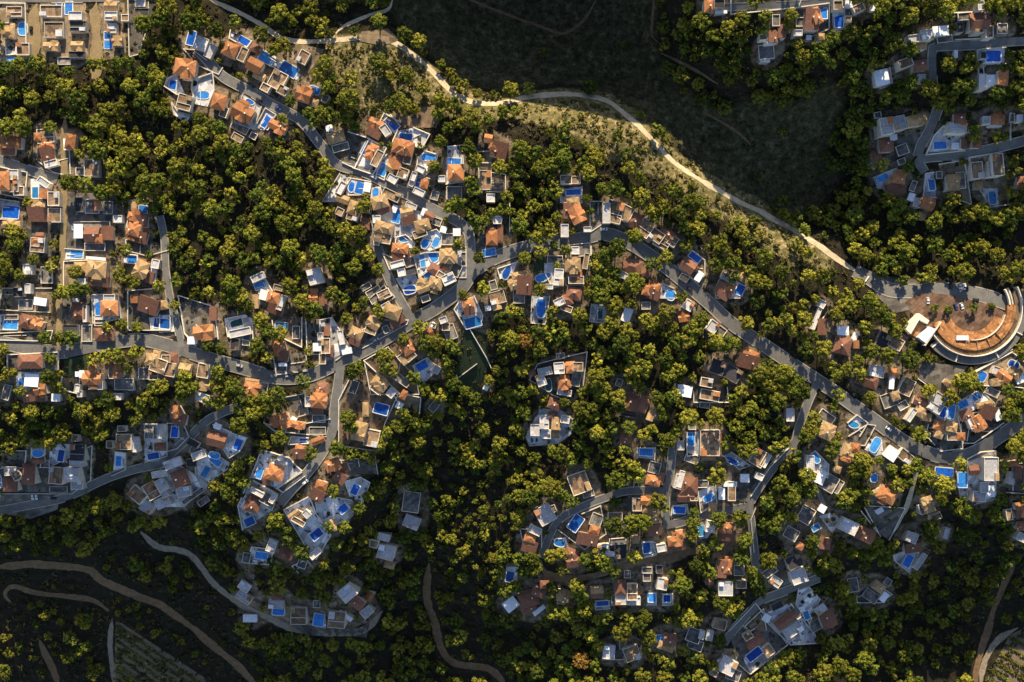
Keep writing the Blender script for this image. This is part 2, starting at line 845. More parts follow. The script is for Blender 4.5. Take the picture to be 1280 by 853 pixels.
h 1010 340 55 55 30 W
g t 960,240 1170,280 1160,400 1030,380
g b 640,140 1000,260 900,480 860,680 560,640 560,300
h 1265 350 60 80 40 S
h 520 780 120 90 -20 O
h 590 810 90 80 -20 R
g d 480,760 830,720 850,853 500,853
@ 280 590
h 730 100 90 70 15 O
h 700 170 110 100 30 R
g w 680,230 800,180 950,210 1000,290 830,440 700,380
p 893 270 70 55 -40 r
h 870 40 100 90 35 R
g w 900,70 1020,40 1090,80 1030,240 940,180
p 980 130 50 75 25 r
h 820 390 40 90 -10 Y
G w 450,280 640,180 690,310 800,470 690,650 640,600
p 695 460 90 60 -38 r
h 575 340 110 100 30 B
h 530 310 100 40 -35 Y
h 620 310 60 50 45 F
h 690 600 100 50 -40 F
h 470 600 110 100 20 R
h 370 540 70 100 20 F
G w 200,590 210,555 370,580 350,690 210,680
p 290 615 90 50 8 r
h 170 640 60 80 10 S
G d 510,700 620,650 650,690 560,750
h 580 690 70 60 20 S
h 1220 580 130 110 15 F
c gully
@ 280 690
h 160 330 120 70 35 F
h 160 250 90 70 35 F
h 400 375 110 70 5 F
h 400 330 80 50 0 R
p 415 430 85 60 5 r
g w 340,340 450,360 450,470 370,460
h 570 460 120 130 0 B
h 850 490 130 130 5 B
p 715 495 75 90 10 r
g w 660,540 690,450 760,500 760,565
h 930 290 120 110 -40 F
h 1000 370 120 80 35 R
h 1070 440 90 70 -40 F
h 200 490 110 60 0 W
h 910 470 120 35 35 W
g d 480,530 780,565 1000,570 1090,520 1060,640 960,630 620,625
@ 480 560
h 205 400 130 160 8 S
h 215 385 80 90 8 F
h 212 545 125 95 22 F
c bend
@ 640 560
h 245 490 130 140 -30 F
h 300 460 60 60 -20 S
h 500 260 150 160 -20 B
h 570 340 90 60 -15 S
G w 930,0 1065,0 1060,85 930,75
p 1000 30 100 55 3 r
h 1065 150 90 90 15 S
h 1050 240 110 80 10 O
h 1110 230 40 90 10 R
g d 860,240 1140,230 1130,300 850,300
h 135 665 90 70 15 O
h 130 730 120 100 15 R
h 170 610 100 60 25 F
g d 60,600 220,620 220,740 100,800
G b 345,610 520,490 660,430 700,640 540,755
p 475 560 75 120 35 r
h 615 610 80 60 15 O
h 560 680 170 100 10 R
h 630 540 90 100 20 S
p 355 705 75 55 15 o
g w 310,680 400,670 430,760 380,770
h 440 790 110 90 20 R
h 680 750 90 80 -5 F
h 790 700 130 50 -5 S
h 810 770 90 110 0 D
h 730 790 70 40 0 W
g d 820,380 1040,360 1090,540 900,500
h 1000 390 90 70 0 O
h 1010 450 80 70 0 Y
h 1040 520 80 90 0 Y
h 930 420 70 100 0 B
h 770 510 110 60 0 B
g w 970,700 1060,700 1150,760 990,810
p 1003 740 55 85 -5 r
h 1110 740 70 60 -10 F
h 1210 690 110 70 -10 O
h 1180 750 120 50 -10 R
h 1250 640 60 60 -10 O
h 1060 610 110 90 -10 R
h 1240 250 60 110 15 F
c lowcentre
@ 600 690
G w 200,110 280,110 275,230 190,220
p 222 180 55 75 10 r
h 230 385 110 90 -38 W
p 228 388 75 50 -38 r
h 360 340 150 130 -20 R
h 440 290 110 90 20 R
h 360 410 130 60 -30 R
h 440 430 110 35 -38 W
h 620 320 100 90 10 Y
h 610 350 60 70 10 B
h 690 60 110 110 -10 R
h 870 310 90 70 0 R
h 870 280 100 50 -5 Y
g w 850,360 970,360 970,420 860,430
p 910 380 90 35 -5 r
h 1045 260 80 120 0 R
h 1130 290 80 130 0 B
h 1060 340 110 90 0 F
h 1150 360 90 60 0 F
h 1010 360 60 80 0 S
h 1245 180 60 90 0 S
h 970 30 70 50 0 F
h 1100 170 50 60 0 S
g d 920,680 1200,700 1190,800 910,800
h 960 740 90 110 5 F
h 1130 750 120 110 -20 B
h 1070 700 60 60 0 S
h 1100 800 60 40 -10 Y
h 480 240 70 60 0 R
c junction
@ 800 540
g w 340,0 430,0 430,170 350,180
p 380 55 50 95 0 r
h 515 80 150 200 0 B
h 510 190 110 40 0 Y
h 560 50 90 100 0 R
h 300 100 50 70 0 F
h 390 200 110 70 20 S
g w 620,180 680,150 820,250 740,280
p 690 215 105 50 30 k
h 880 190 110 130 30 B
h 930 210 50 110 30 F
h 780 345 70 65 0 W
h 680 440 60 150 0 B
h 608 460 50 95 0 W
h 670 390 110 40 0 W
g d 620,310 930,310 800,520 570,510 560,420
h 885 330 60 50 25 F
G w 430,440 560,400 570,530 450,600
p 512 490 85 50 -28 o
h 360 400 150 150 0 R
h 300 350 40 130 15 F
h 340 480 130 90 0 R
h 400 450 60 130 0 B
g w 240,550 350,540 360,610 230,620
p 293 582 85 50 5 r
h 540 560 60 60 0 Y
g t 440,540 650,530 680,550 450,610
h 470 390 90 60 0 S
g w 430,690 500,650 560,720 500,790 440,800
p 458 735 45 80 -8 r
h 520 700 70 90 10 F
h 640 710 110 80 10 O
h 640 770 140 90 5 R
h 1240 620 110 130 30 S
h 1130 760 110 90 30 S
h 1260 230 60 120 0 F
@ 800 670
p 45 85 40 80 -5 r
g w 10,50 90,40 120,140 30,160
h 280 40 140 70 -12 O
h 300 75 70 70 -12 R
h 160 80 60 70 -10 R
h 130 85 60 80 0 B
h 55 260 80 50 0 S
h 65 315 90 100 0 F
h 145 250 50 60 0 D
h 160 350 80 90 10 F
p 200 465 50 50 0 r
g w 165,430 240,430 245,515 165,515
p 88 460 55 60 0 r
g w 50,420 125,420 125,520 50,520
h 655 215 60 140 5 O
h 605 240 80 150 5 R
h 625 380 110 110 0 F
h 740 260 80 80 0 S
c lowright
@ 800 670
h 1000 330 90 70 35 F
h 970 270 110 60 -35 S
h 1145 190 120 100 -25 D
h 1165 285 120 110 -20 F
p 1155 280 70 45 0 k
g d 930,280 1190,130 1260,300 1000,400
p 160 760 70 50 -5 r
h 220 765 100 90 10 R
h 190 820 130 60 20 Y
h 400 740 110 110 20 S
h 455 730 40 70 15 F
h 410 810 120 80 20 S
h 510 730 50 80 10 F
@ 850 710
g b 480,430 620,300 640,460 540,500
h 550 540 150 90 -32 R
h 500 500 70 60 -30 B
p 550 640 120 60 -38 r
g w 470,680 600,570 690,640 530,790
h 650 610 80 90 -35 B
G w 600,350 820,260 1045,555 820,570 700,460
h 640 370 60 60 30 W
h 780 380 190 80 -38 R
h 860 320 60 120 -38 S
h 830 450 150 80 -35 F
p 890 505 0 0 0 X
h 720 280 90 50 -25 D
G w 880,150 960,140 1040,230 960,410 860,260
p 935 345 40 60 -20 r
h 900 310 60 40 -20 W
h 1085 360 120 150 -20 R
h 1040 300 90 60 -35 F
h 1010 430 90 80 -30 S
h 345 720 130 120 25 F
h 400 800 110 90 20 S
h 320 690 90 50 -30 W
h 690 690 60 60 -35 S
g d 360,470 560,260 800,570 520,790 440,720
h 290 410 100 80 15 B
c seaside
@ 980 480
h 320 250 130 80 35 S
h 310 350 110 130 25 Y
G w 470,290 540,230 620,290 560,390
p 520 300 80 55 20 k
g d 480,390 620,300 680,310 600,460 470,450
h 470 500 80 110 20 Y
h 525 475 70 70 10 O
h 460 540 70 80 20 O
g w 600,490 650,410 730,420 740,520 680,540
p 680 455 60 115 28 o
h 800 520 100 100 35 W
h 900 540 120 80 40 B
G w 150,560 230,500 330,600 320,700 190,640
p 235 550 45 85 -30 o
h 275 695 70 110 25 W
h 340 740 120 130 30 S
h 410 770 50 110 30 S
p 668 700 50 60 0 o
h 750 820 150 110 30 O
h 720 790 130 40 -25 Y
p 1185 655 130 60 5 r
h 40 230 60 100 0 F
@ 980 610
h 285 155 55 60 30 W
h 160 190 120 110 20 B
g w 260,210 360,180 420,230 360,340
p 235 295 60 40 -30 r
h 460 275 140 100 25 F
h 590 340 140 110 25 R
h 300 410 80 90 10 R
h 50 330 100 110 20 S
h 710 170 60 40 -30 W
g d 590,130 900,150 780,390 700,330
h 1060 120 80 130 -20 Y
h 1030 150 70 80 -20 B
h 930 360 90 80 20 F
h 950 440 130 80 -8 R
h 950 380 60 40 10 Y
G w 810,490 900,470 1000,480 960,560 940,640 820,540
p 910 535 55 90 28 r
h 1000 540 40 140 35 F
h 1190 330 40 90 15 F
g d 540,800 660,700 800,790 720,853 540,853
h 690 730 100 70 35 Y
h 740 810 50 80 35 W
h 640 800 120 80 35 S
h 510 720 80 110 -10 S
c fan
@ 1066 430
h 110 270 170 110 20 R
h 165 200 90 90 0 F
h 315 390 60 70 -20 Y
h 280 420 120 110 -20 S
h 400 320 100 130 25 B
h 290 290 40 100 5 W
h 380 460 80 60 -30 S
h 620 440 110 150 32 F
h 500 500 80 90 30 Y
h 545 545 80 60 10 Y
h 500 430 100 70 20 R
h 430 530 40 110 35 F
p 665 505 60 80 18 r
p 735 505 50 100 10 r
g w 640,460 780,460 780,600 620,560
h 640 610 80 70 20 O
h 640 670 60 70 20 Y
h 730 620 90 70 10 Y
h 740 690 90 60 0 B
h 800 690 60 60 0 O
p 822 450 75 50 -25 r
p 920 395 60 50 -30 r
g w 780,430 950,340 1050,440 900,490 780,540
h 840 530 90 80 -20 R
h 930 590 90 120 -30 O
h 900 600 80 110 -25 R
h 1000 510 110 110 20 R
h 980 450 130 40 -15 Y
h 1080 530 50 90 -20 W
h 870 580 40 110 -25 F
g d 780,540 1100,470 1120,590 900,740 820,740
g d 560,600 800,600 815,780 650,800 540,680
G t 850,240 1180,60 1277,140 1277,330 1200,320 940,310
p 1200 155 80 55 25 o
p 965 245 60 75 30 o
h 1120 240 120 70 35 O
h 1090 280 130 50 -10 Y
h 1070 200 70 60 20 F
h 1200 220 100 70 30 Y
h 1250 260 70 70 -20 W
h 705 290 60 40 40 Y
h 1050 360 110 60 25 S
c rightedge
@ 1066 560
G w 850,80 950,30 1060,20 1060,380 900,420 850,370
h 895 165 75 75 -3 R
h 1000 150 110 180 0 F
h 965 290 60 80 0 F
h 1015 320 80 90 0 W
h 920 355 100 80 5 F
p 805 235 65 110 0 r
g w 770,180 850,180 850,390 800,390
g v 860,210 930,210 930,300 860,300
h 1185 115 90 40 -10 O
h 1220 180 60 100 0 R
h 1240 430 80 60 -10 O
h 1230 490 60 60 -10 R
h 1240 660 80 60 30 F
h 1170 220 40 100 0 F
h 1250 580 60 70 0 R
g d 1140,120 1277,110 1277,340 1140,330"""
TREES = """@ 0 0
t 60,520,60 150,500,60 280,480,70 330,450,50 380,600,50 490,660,75 590,750,70 200,665,35 380,720,45 140,650,30 700,480,50 760,480,50 870,470,50 960,480,60 1080,180,70 1130,190,60 1200,160,70 1250,60,80 1210,400,50 1140,520,50 1170,600,70 980,650,60 790,820,60 1050,740,60 1230,830,45 550,790,50 60,700,50
@ 200 20
t 920,770,36 1110,730,45 1200,715,40 290,760,50 370,810,50 440,840,60 40,720,50 120,830,35 40,640,40 240,60,80 180,70,50 330,40,40 420,110,60 380,150,60 760,140,60 850,250,50 920,220,60 60,280,50 1230,350,60 1250,540,50 1180,450,50 1150,790,50
@ 400 110
t 210,90,80 200,210,50 590,80,55 640,150,60 900,400,50 880,190,50 1130,210,60 1170,290,55 1160,540,60 1130,700,50 1150,760,50 60,640,60 40,720,60 30,560,40 960,300,45 1250,240,40 850,590,40 340,820,30 750,440,25
@ 0 142
t 190,110,65 730,90,75 660,220,50 730,280,80 600,300,40 830,130,45 900,180,50 820,230,45 1020,200,50 860,410,80 950,430,50 520,520,60 640,530,55 750,590,60 850,560,60 1100,530,80 1180,500,60 1200,640,50 1060,410,35 370,100,40 1200,300,40 1150,700,45 200,655,30
@ 1066 0
t 700,80,70 800,40,40 280,130,50 310,320,70 420,380,60 430,610,60 570,660,70 780,650,60 740,720,50 640,770,60 870,740,40 30,240,40 70,820,40 140,760,30 1080,690,60 1240,640,55 1100,20,60 1200,20,50 370,720,60 1160,690,35
@ 1066 142
t 60,220,60 250,650,60 330,690,60 430,770,60 740,650,65 600,810,70 860,740,70 960,730,65 1060,780,60 1140,760,60 1210,710,60 480,460,25 200,380,45 820,360,25 1090,180,50 900,110,40 60,320,60 70,420,60 910,180,40 1250,760,40 700,720,50
@ 853 0
t 150,160,70 230,260,55 340,210,60 440,150,60 610,120,50 810,110,55 600,220,40 430,290,55 520,600,40 690,570,75 740,600,50 840,560,45 780,510,40 890,420,60 1020,390,80 1120,290,60 1240,260,60 40,250,40 180,380,60 300,480,60 540,20,40 790,180,40 40,60,45
@ 600 180
t 150,180,60 250,140,50 310,40,70 420,60,50 280,320,50 350,360,40 540,150,60 620,110,60 540,260,50 560,350,50 390,460,40 440,480,35 500,450,40 160,490,40 290,610,65 430,700,50 520,650,55 810,220,60 880,120,60 900,330,50 1010,340,55 800,400,40 820,500,30 1110,180,50 1190,240,40 1200,390,60 1150,690,60 1020,770,70 940,830,60 450,810,45 550,760,35 640,790,40 690,655,28 330,845,45 570,540,35 1190,420,60
@ 0 270
t 120,210,60 30,320,50 40,390,60 140,440,45 250,320,45 900,440,55 560,550,60 480,560,55 430,590,40 640,550,40 800,830,35 910,810,35 1020,830,40 1190,520,45 560,420,45 100,120,60 400,210,30 380,380,35 1110,290,30
@ 200 300
t 190,170,60 540,330,70 510,420,60 600,420,60 470,440,50 970,345,65 1200,110,70 1150,70,40 890,170,45 740,40,35 1150,520,55 760,600,60 820,690,60 900,700,60 730,790,60 350,790,50 130,300,45 390,30,50 360,160,45 620,140,45 1250,390,45 110,490,35 270,380,30 1110,830,35
@ 400 220
t 330,225,45 30,350,50 110,390,60 200,420,70 290,420,60 40,590,60 140,570,55 100,640,50 350,590,50 430,700,45 150,770,30 1030,200,50 970,230,40 1185,615,45 720,480,22 940,330,25 350,160,20
@ 400 350
t 90,100,55 740,350,50 620,440,40 450,310,22 790,470,60 870,470,60 850,530,50 980,490,50 520,570,45 480,630,50 540,680,45 700,730,45 250,680,55 940,600,45 960,690,50 1070,110,30 470,560,45 290,650,45 1260,750,40 330,160,40 270,210,35
@ 600 300
t 340,125,40 450,100,45 550,45,35 640,80,35 575,190,25 240,530,50 290,550,40 160,580,40 450,370,45 540,540,45 740,570,60 780,650,45 330,760,60 510,690,55 620,700,50 930,120,60 1030,50,60 870,200,50 1010,250,55 940,220,50 1150,310,70 1090,360,40 1130,470,50 920,690,60 1090,670,55 1050,770,65 840,780,35 820,400,45 1160,810,40 1240,830,50 880,320,60 900,420,70 980,340,60 130,170,0 420,690,45 1260,640,40
@ 800 230
t 30,90,40 180,180,60 110,260,40 290,220,60 370,130,60 260,60,60 450,140,50 340,320,55 440,340,60 340,470,42 100,600,50 20,730,30 190,550,45 580,600,55 600,480,60 680,580,60 850,730,60 940,740,50 1050,810,50 720,290,45 850,280,45 1060,130,45 1140,260,55 930,540,50 1050,660,60 1250,690,50 820,650,50 1230,350,50 1250,510,45 690,690,50 570,230,35
@ 1066 330
t 610,330,28 710,345,30 895,325,34 1035,320,28 40,150,50 120,270,60 180,350,70 250,420,60 30,310,40 320,500,50 130,650,60 260,680,60 420,710,75 40,720,40 50,820,50 1120,60,50 380,120,40 510,110,40 210,50,50 880,830,45
@ 0 400
t 370,285,50 540,130,50 450,140,45 800,65,30 910,40,30 370,430,60 740,610,40 810,590,45 620,680,70 870,270,55 790,270,50 1020,240,50 950,350,45 30,430,30 30,215,35 1200,500,60 330,140,50 1140,500,40 160,530,40 690,690,30
@ 200 430
t 340,15,50 440,220,55 550,320,60 430,320,50 370,430,40 610,400,55 780,400,40 690,420,50 800,490,45 190,240,50 230,240,50 180,330,60 50,310,50 170,390,50 240,310,50 1070,280,45 750,50,60 265,580,22 700,520,60 660,480,50 600,480,50 1120,60,35
@ 640 420
t 90,50,60 815,50,70 930,100,35 1020,120,55 1140,190,60 1170,290,60 635,180,50 630,310,70 730,270,40 700,390,45 660,430,55 580,390,40 780,460,60 800,530,50 530,420,40 550,550,70 490,530,50 600,600,50 390,490,40 950,380,50 1080,460,45 1120,500,50 1200,450,60 740,690,50 870,680,50 990,740,40 1150,780,60 1220,40,50 60,420,50 160,400,45 240,460,30 230,520,30 290,840,30 380,840,35 1130,590,50
@ 850 360
t 160,240,60 90,310,70 60,390,60 260,400,60 340,420,50 400,420,50 490,260,55 660,280,50 790,230,45 720,250,40 930,470,60 1060,450,65 640,560,45 600,640,60 700,640,60 780,640,70 860,700,60 920,780,60 530,700,40 460,770,50 400,830,45 740,720,60 650,720,60 1010,80,35 1160,200,60 1210,210,50 1240,60,40 840,320,40 910,370,40 600,350,25 1130,580,35 1240,600,40 1170,810,40 1220,130,60
@ 330 450
t 300,160,40 660,100,50 700,90,40 550,660,60 660,700,45 740,710,45 810,740,40 920,540,45 870,610,45 860,670,35 1000,490,50 1040,400,45 1110,460,45 350,700,50 1110,140,40 620,430,60 640,500,50 15,290,35 30,380,40
@ 280 590
t 390,360,60 480,480,55 590,590,60 530,540,45 140,540,50 60,460,45 410,720,45 270,470,40 840,540,35 755,690,50 700,750,40 260,720,30 370,410,40 350,670,30 800,610,25 780,410,40
@ 640 560
t 300,290,70 230,290,50 130,370,70 60,360,60 390,360,50 450,400,50 50,510,50 30,580,40 840,120,55 910,140,50 770,250,70 850,190,50 950,200,45 1080,390,60 1140,450,35 750,580,70 900,550,70 990,590,50 850,640,35 770,400,40 360,40,60 300,20,45 170,80,50 50,820,45 150,830,60 290,800,55 370,790,45 640,800,50 540,830,45 690,840,50 900,810,50 250,635,22 940,510,50 40,230,40
@ 600 690
t 180,15,45 290,50,45 380,50,60 400,120,60 320,150,50 130,160,50 180,280,60 260,260,50 40,360,50 210,510,55 560,440,55 640,450,60 700,480,45 540,260,50 720,260,60 740,320,50 780,430,50 810,480,35 780,70,40 820,100,40 930,90,60 1000,150,40 620,130,50 540,30,60 1060,600,70 1110,630,50 1190,540,60 750,800,65 860,840,50 1050,470,30 490,520,35 1250,640,40 150,590,30 430,560,25 1150,30,45
@ 800 540
t 200,60,65 770,140,60 820,40,45 830,120,50 630,100,35 440,260,28 570,330,55 1000,120,50 1080,80,40 1150,180,50 1050,380,60 1120,490,65 1240,330,60 1180,420,50 990,700,60 930,680,50 130,500,50 190,575,35 30,670,60 400,680,50 580,650,60 750,640,55 780,810,60 560,830,45 400,600,40 1060,620,50 1230,30,60 910,620,22 1130,640,40 1000,460,40 1240,420,50
@ 800 670
t 470,105,45 430,220,60 510,270,50 300,285,38 760,160,60 690,350,30 560,50,45 870,330,60 830,270,45 920,400,45 590,490,60 650,540,60 720,500,45 460,435,45 360,610,65 420,620,50 290,640,45 610,780,50 20,660,45 70,760,60 150,595,18 210,630,22 230,380,28 1150,460,25 1070,130,30 750,40,60 750,110,40 540,420,25
@ 980 480
t 130,60,60 60,40,60 400,90,45 640,100,42 220,270,50 200,350,55 140,410,50 70,540,50 350,520,50 370,460,40 560,570,60 620,580,50 530,650,60 600,650,55 800,640,40 920,640,45 980,600,45 840,750,50 900,730,45 1180,740,70 160,690,55 110,760,50 190,790,60 40,830,50 490,820,60 940,318,22 1230,100,60 710,570,35 440,840,40
@ 1066 430
t 40,130,45 40,220,50 140,60,60 260,100,60 420,110,75 840,290,70 900,300,50 720,380,60 130,400,42 1170,450,45 1200,530,55 1150,530,40 1230,400,50 1270,700,60 1190,760,60 430,615,22 560,350,45 600,330,30 780,290,50
@ 980 610
t 440,90,70 530,140,40 500,60,60 660,400,55 700,440,50 770,480,50 740,530,45 490,480,50 570,490,50 600,560,40 210,400,50 200,480,40 310,540,60 370,580,50 270,620,45 430,740,60 430,810,50 1090,280,60 1090,370,55 1150,440,50 960,720,35 940,800,45 870,830,40 60,90,60 150,50,60 40,220,40 560,250,40 640,490,50 500,830,40 990,740,30
@ 850 710
t 530,50,40 570,110,60 600,170,50 160,200,45 280,250,60 340,270,60 420,260,40 400,330,45 60,370,70 130,390,45 20,420,40 300,540,55 90,670,45 170,680,40 30,810,35 800,660,55 890,640,50 680,750,45 610,820,50 1210,160,55 1200,230,50 1250,230,40 740,700,40 850,230,22 140,800,45 390,115,30
@ 1066 560
t 670,280,75 790,430,70 850,480,60 820,510,60 780,380,50 1040,490,60 1060,510,50 800,120,50 560,580,55 580,660,50 640,730,50 470,130,40 420,170,45 290,160,40 330,270,45 370,250,40 900,510,50 150,690,55 200,760,50 260,790,45 80,180,60 40,90,60 1150,610,40 660,380,40 920,640,25 640,770,40
@ 0 650
t 603,738,42 667,724,36 539,880,44 646,937,46 589,979,44 518,1022,42 695,1107,40 28,1121,50 71,1135,44 639,780,40 700,1150,36 450,760,30
"""
K = 1 / 5.965
vols, pools, plots = [], [], []
ox = oy = 0; clus = ''
for ln in DATA.splitlines():
    f = ln.split()
    if not f: continue
    if f[0] == '@': ox, oy = int(f[1]), int(f[2])
    elif f[0] == 'c': clus = f[1]
    elif f[0] == 'h':
        x, y, w, h, a = map(float, f[1:6])
        if w > 0: vols.append(dict(u=ox + x * K, v=oy + y * K, w=w * K, h=h * K, a=a, k=f[6], c=clus))
    elif f[0] == 'p':
        x, y, w, h, a = map(float, f[1:6])
        if w > 0: pools.append(dict(u=ox + x * K, v=oy + y * K, w=w * K, h=h * K, a=a, k=f[6], c=clus))
    elif f[0] in 'gG':
        plots.append(dict(m=f[1], wall=f[0] == 'G', c=clus, p=[(ox + float(q.split(',')[0]) * K, oy + float(q.split(',')[1]) * K) for q in f[2:]]))
def dedupe(L, fac):
    out = []
    for a in L:
        if all((a['u'] - b['u']) ** 2 + (a['v'] - b['v']) ** 2 > (fac * min(a['w'], a['h'], b['w'], b['h'])) ** 2 for b in out): out.append(a)
    return out
vols = dedupe(vols, .45); pools = dedupe(pools, .7)
trees = []
for ln in TREES.splitlines():
    f = ln.split()
    if not f: continue
    if f[0] == '@': ox, oy = int(f[1]), int(f[2])
    else:
        for q in f[1:]:
            x, y, r = map(float, q.split(','))
            if r > 0: trees.append([ox + x * K, oy + y * K, r * K])
WHERE = {
 'corner': 'in the walled street blocks of the top corner', 'crescent': 'on the sloping lane under the dirt track',
 'terrace': 'at the lane bend beside the scrub slope', 'westside': 'around the grey road by the pine grove',
 'northeast': 'behind the pine belt across the valley', 'farnortheast': 'around the square lane above the arena',
 'midnorth': 'on the curve of the main road', 'leftblocks': 'along the straight tan lane',
 'midleft': 'under the big pine grove', 'heart': 'in the packed wedge between two lanes',
 'southheart': 'where the alley meets the main road', 'centre': 'around the kidney pool lawn',
 'ridgeroad': 'along the descending ridge road', 'arenaside': 'in the pines beside the arena',
 'lowleft': 'under the bending main road', 'fork': 'around the road fork',
 'hilltop': 'on the wooded hilltop', 'lowercrescent': 'in the shaded lower crescent',
 'finger': 'on the sunny spur of blue pools', 'gully': 'down in the dark gully',
 'bend': 'around the T-shaped lanes', 'lowcentre': 'above the dark lower wood',
 'junction': 'at the wooded lane junction', 'lowright': 'above the shaded bottom slope',
 'seaside': 'under the road near the villa fan', 'fan': 'in the fan of villas under the arena',
 'rightedge': 'at the frame edge under the road end'}
ORD = ['first','second','third','fourth','fifth','sixth','seventh','eighth','ninth','tenth','eleventh','twelfth','thirteenth','fourteenth','fifteenth','sixteenth','seventeenth','eighteenth','nineteenth','twentieth']
def ordi(i):
    return ORD[i] if i < 20 else '%d%s' % (i + 1, {1:'st',2:'nd',3:'rd'}.get((i + 1) % 10, 'th'))
# ------------------------------------------------------------------ materials
def newmat(name):
    m = bpy.data.materials.new(name); m.use_nodes = True
    b = m.node_tree.nodes['Principled BSDF']; b.inputs['Specular IOR Level'].default_value = .25
    return m, m.node_tree, b
def mottled(name, col, col2, scale=.35, rough=.85, bump=0, bscale=3.0, rnd=.25, fine=.25):
    """two tones mixed by world-space noise, with a brightness of its own for each object"""
    m, t, b = newmat(name); N = t.nodes; L = t.links
    b.inputs['Roughness'].default_value = rough
    g = N.new('ShaderNodeNewGeometry')
    n1 = N.new('ShaderNodeTexNoise'); n1.inputs['Scale'].default_value = scale; n1.inputs['Detail'].default_value = 6
    n1.inputs['Roughness'].default_value = .7
    L.new(g.outputs['Position'], n1.inputs['Vector'])
    r = N.new('ShaderNodeMapRange'); r.inputs[1].default_value = .35; r.inputs[2].default_value = .65; L.new(n1.outputs[0], r.inputs[0])
    mx = N.new('ShaderNodeMix'); mx.data_type = 'RGBA'; mx.inputs[6].default_value = (*col, 1); mx.inputs[7].default_value = (*col2, 1)
    L.new(r.outputs[0], mx.inputs[0])
    n2 = N.new('ShaderNodeTexNoise'); n2.inputs['Scale'].default_value = 2.2; n2.inputs['Detail'].default_value = 3; L.new(g.outputs['Position'], n2.inputs['Vector'])
    oi = N.new('ShaderNodeObjectInfo')
    a = N.new('ShaderNodeMapRange'); a.inputs[3].default_value = 1 - rnd; a.inputs[4].default_value = 1 + rnd; L.new(oi.outputs['Random'], a.inputs[0])
    c = N.new('ShaderNodeMapRange'); c.inputs[1].default_value = .3; c.inputs[2].default_value = .7; c.inputs[3].default_value = 1 - fine; c.inputs[4].default_value = 1 + fine; L.new(n2.outputs[0], c.inputs[0])
    mu = N.new('ShaderNodeMath'); mu.operation = 'MULTIPLY'; L.new(a.outputs[0], mu.inputs[0]); L.new(c.outputs[0], mu.inputs[1])
    vm = N.new('ShaderNodeVectorMath'); vm.operation = 'SCALE'; L.new(mx.outputs[2], vm.inputs[0]); L.new(mu.outputs[0], vm.inputs['Scale'])
    L.new(vm.outputs[0], b.inputs['Base Color'])
    if bump:
        n3 = N.new('ShaderNodeTexNoise'); n3.inputs['Scale'].default_value = bscale; n3.inputs['Detail'].default_value = 4; L.new(g.outputs['Position'], n3.inputs['Vector'])
        bp = N.new('ShaderNodeBump'); bp.inputs['Strength'].default_value = bump; bp.inputs['Distance'].default_value = .4
        L.new(n3.outputs[0], bp.inputs['Height']); L.new(bp.outputs[0], b.inputs['Normal'])
    return m
def tiled(name, col, col2, rnd=.2):
    """roof tiles: courses as a wave bump in the roof's own space"""
    m = mottled(name, col, col2, .5, .8, 0, 0, rnd, .28); t = m.node_tree; N = t.nodes; L = t.links
    tc = N.new('ShaderNodeTexCoord'); wv = N.new('ShaderNodeTexWave'); wv.inputs['Scale'].default_value = 1.1; wv.inputs['Distortion'].default_value = .6
    L.new(tc.outputs['Object'], wv.inputs['Vector'])
    bp = N.new('ShaderNodeBump'); bp.inputs['Strength'].default_value = .25; bp.inputs['Distance'].default_value = .05
    L.new(wv.outputs[1], bp.inputs['Height']); L.new(bp.outputs[0], N['Principled BSDF'].inputs['Normal'])
    return m
def panelled(name, col, col2, sx=4.3, **kw):
    """yards laid in panels of differing slabs"""
    m = mottled(name, col, col2, **kw); t = m.node_tree; N = t.nodes; L = t.links
    g = next(n for n in N if n.type == 'NEW_GEOMETRY'); oi = next(n for n in N if n.type == 'OBJECT_INFO')
    vr = N.new('ShaderNodeVectorRotate'); vr.rotation_type = 'Z_AXIS'; L.new(g.outputs['Position'], vr.inputs['Vector'])
    an = N.new('ShaderNodeMath'); an.operation = 'MULTIPLY'; an.inputs[1].default_value = 3.1; L.new(oi.outputs['Random'], an.inputs[0]); L.new(an.outputs[0], vr.inputs['Angle'])
    br = N.new('ShaderNodeTexBrick'); br.inputs['Scale'].default_value = 1; br.inputs['Brick Width'].default_value = sx; br.inputs['Row Height'].default_value = sx * .62; br.inputs['Mortar Size'].default_value = .12; br.offset = .37; br.squash = 1.6
    br.inputs['Color1'].default_value = (.48, .47, .45, 1); br.inputs['Color2'].default_value = (1.35, 1.3, 1.22, 1); br.inputs['Mortar'].default_value = (.75, .74, .72, 1)
    L.new(vr.outputs[0], br.inputs['Vector'])
    vm = N.new('ShaderNodeVectorMath'); vm.operation = 'MULTIPLY'; b = N['Principled BSDF']; src = b.inputs['Base Color'].links[0].from_socket
    L.new(src, vm.inputs[0]); L.new(br.outputs[0], vm.inputs[1]); L.new(vm.outputs[0], b.inputs['Base Color'])
    return m
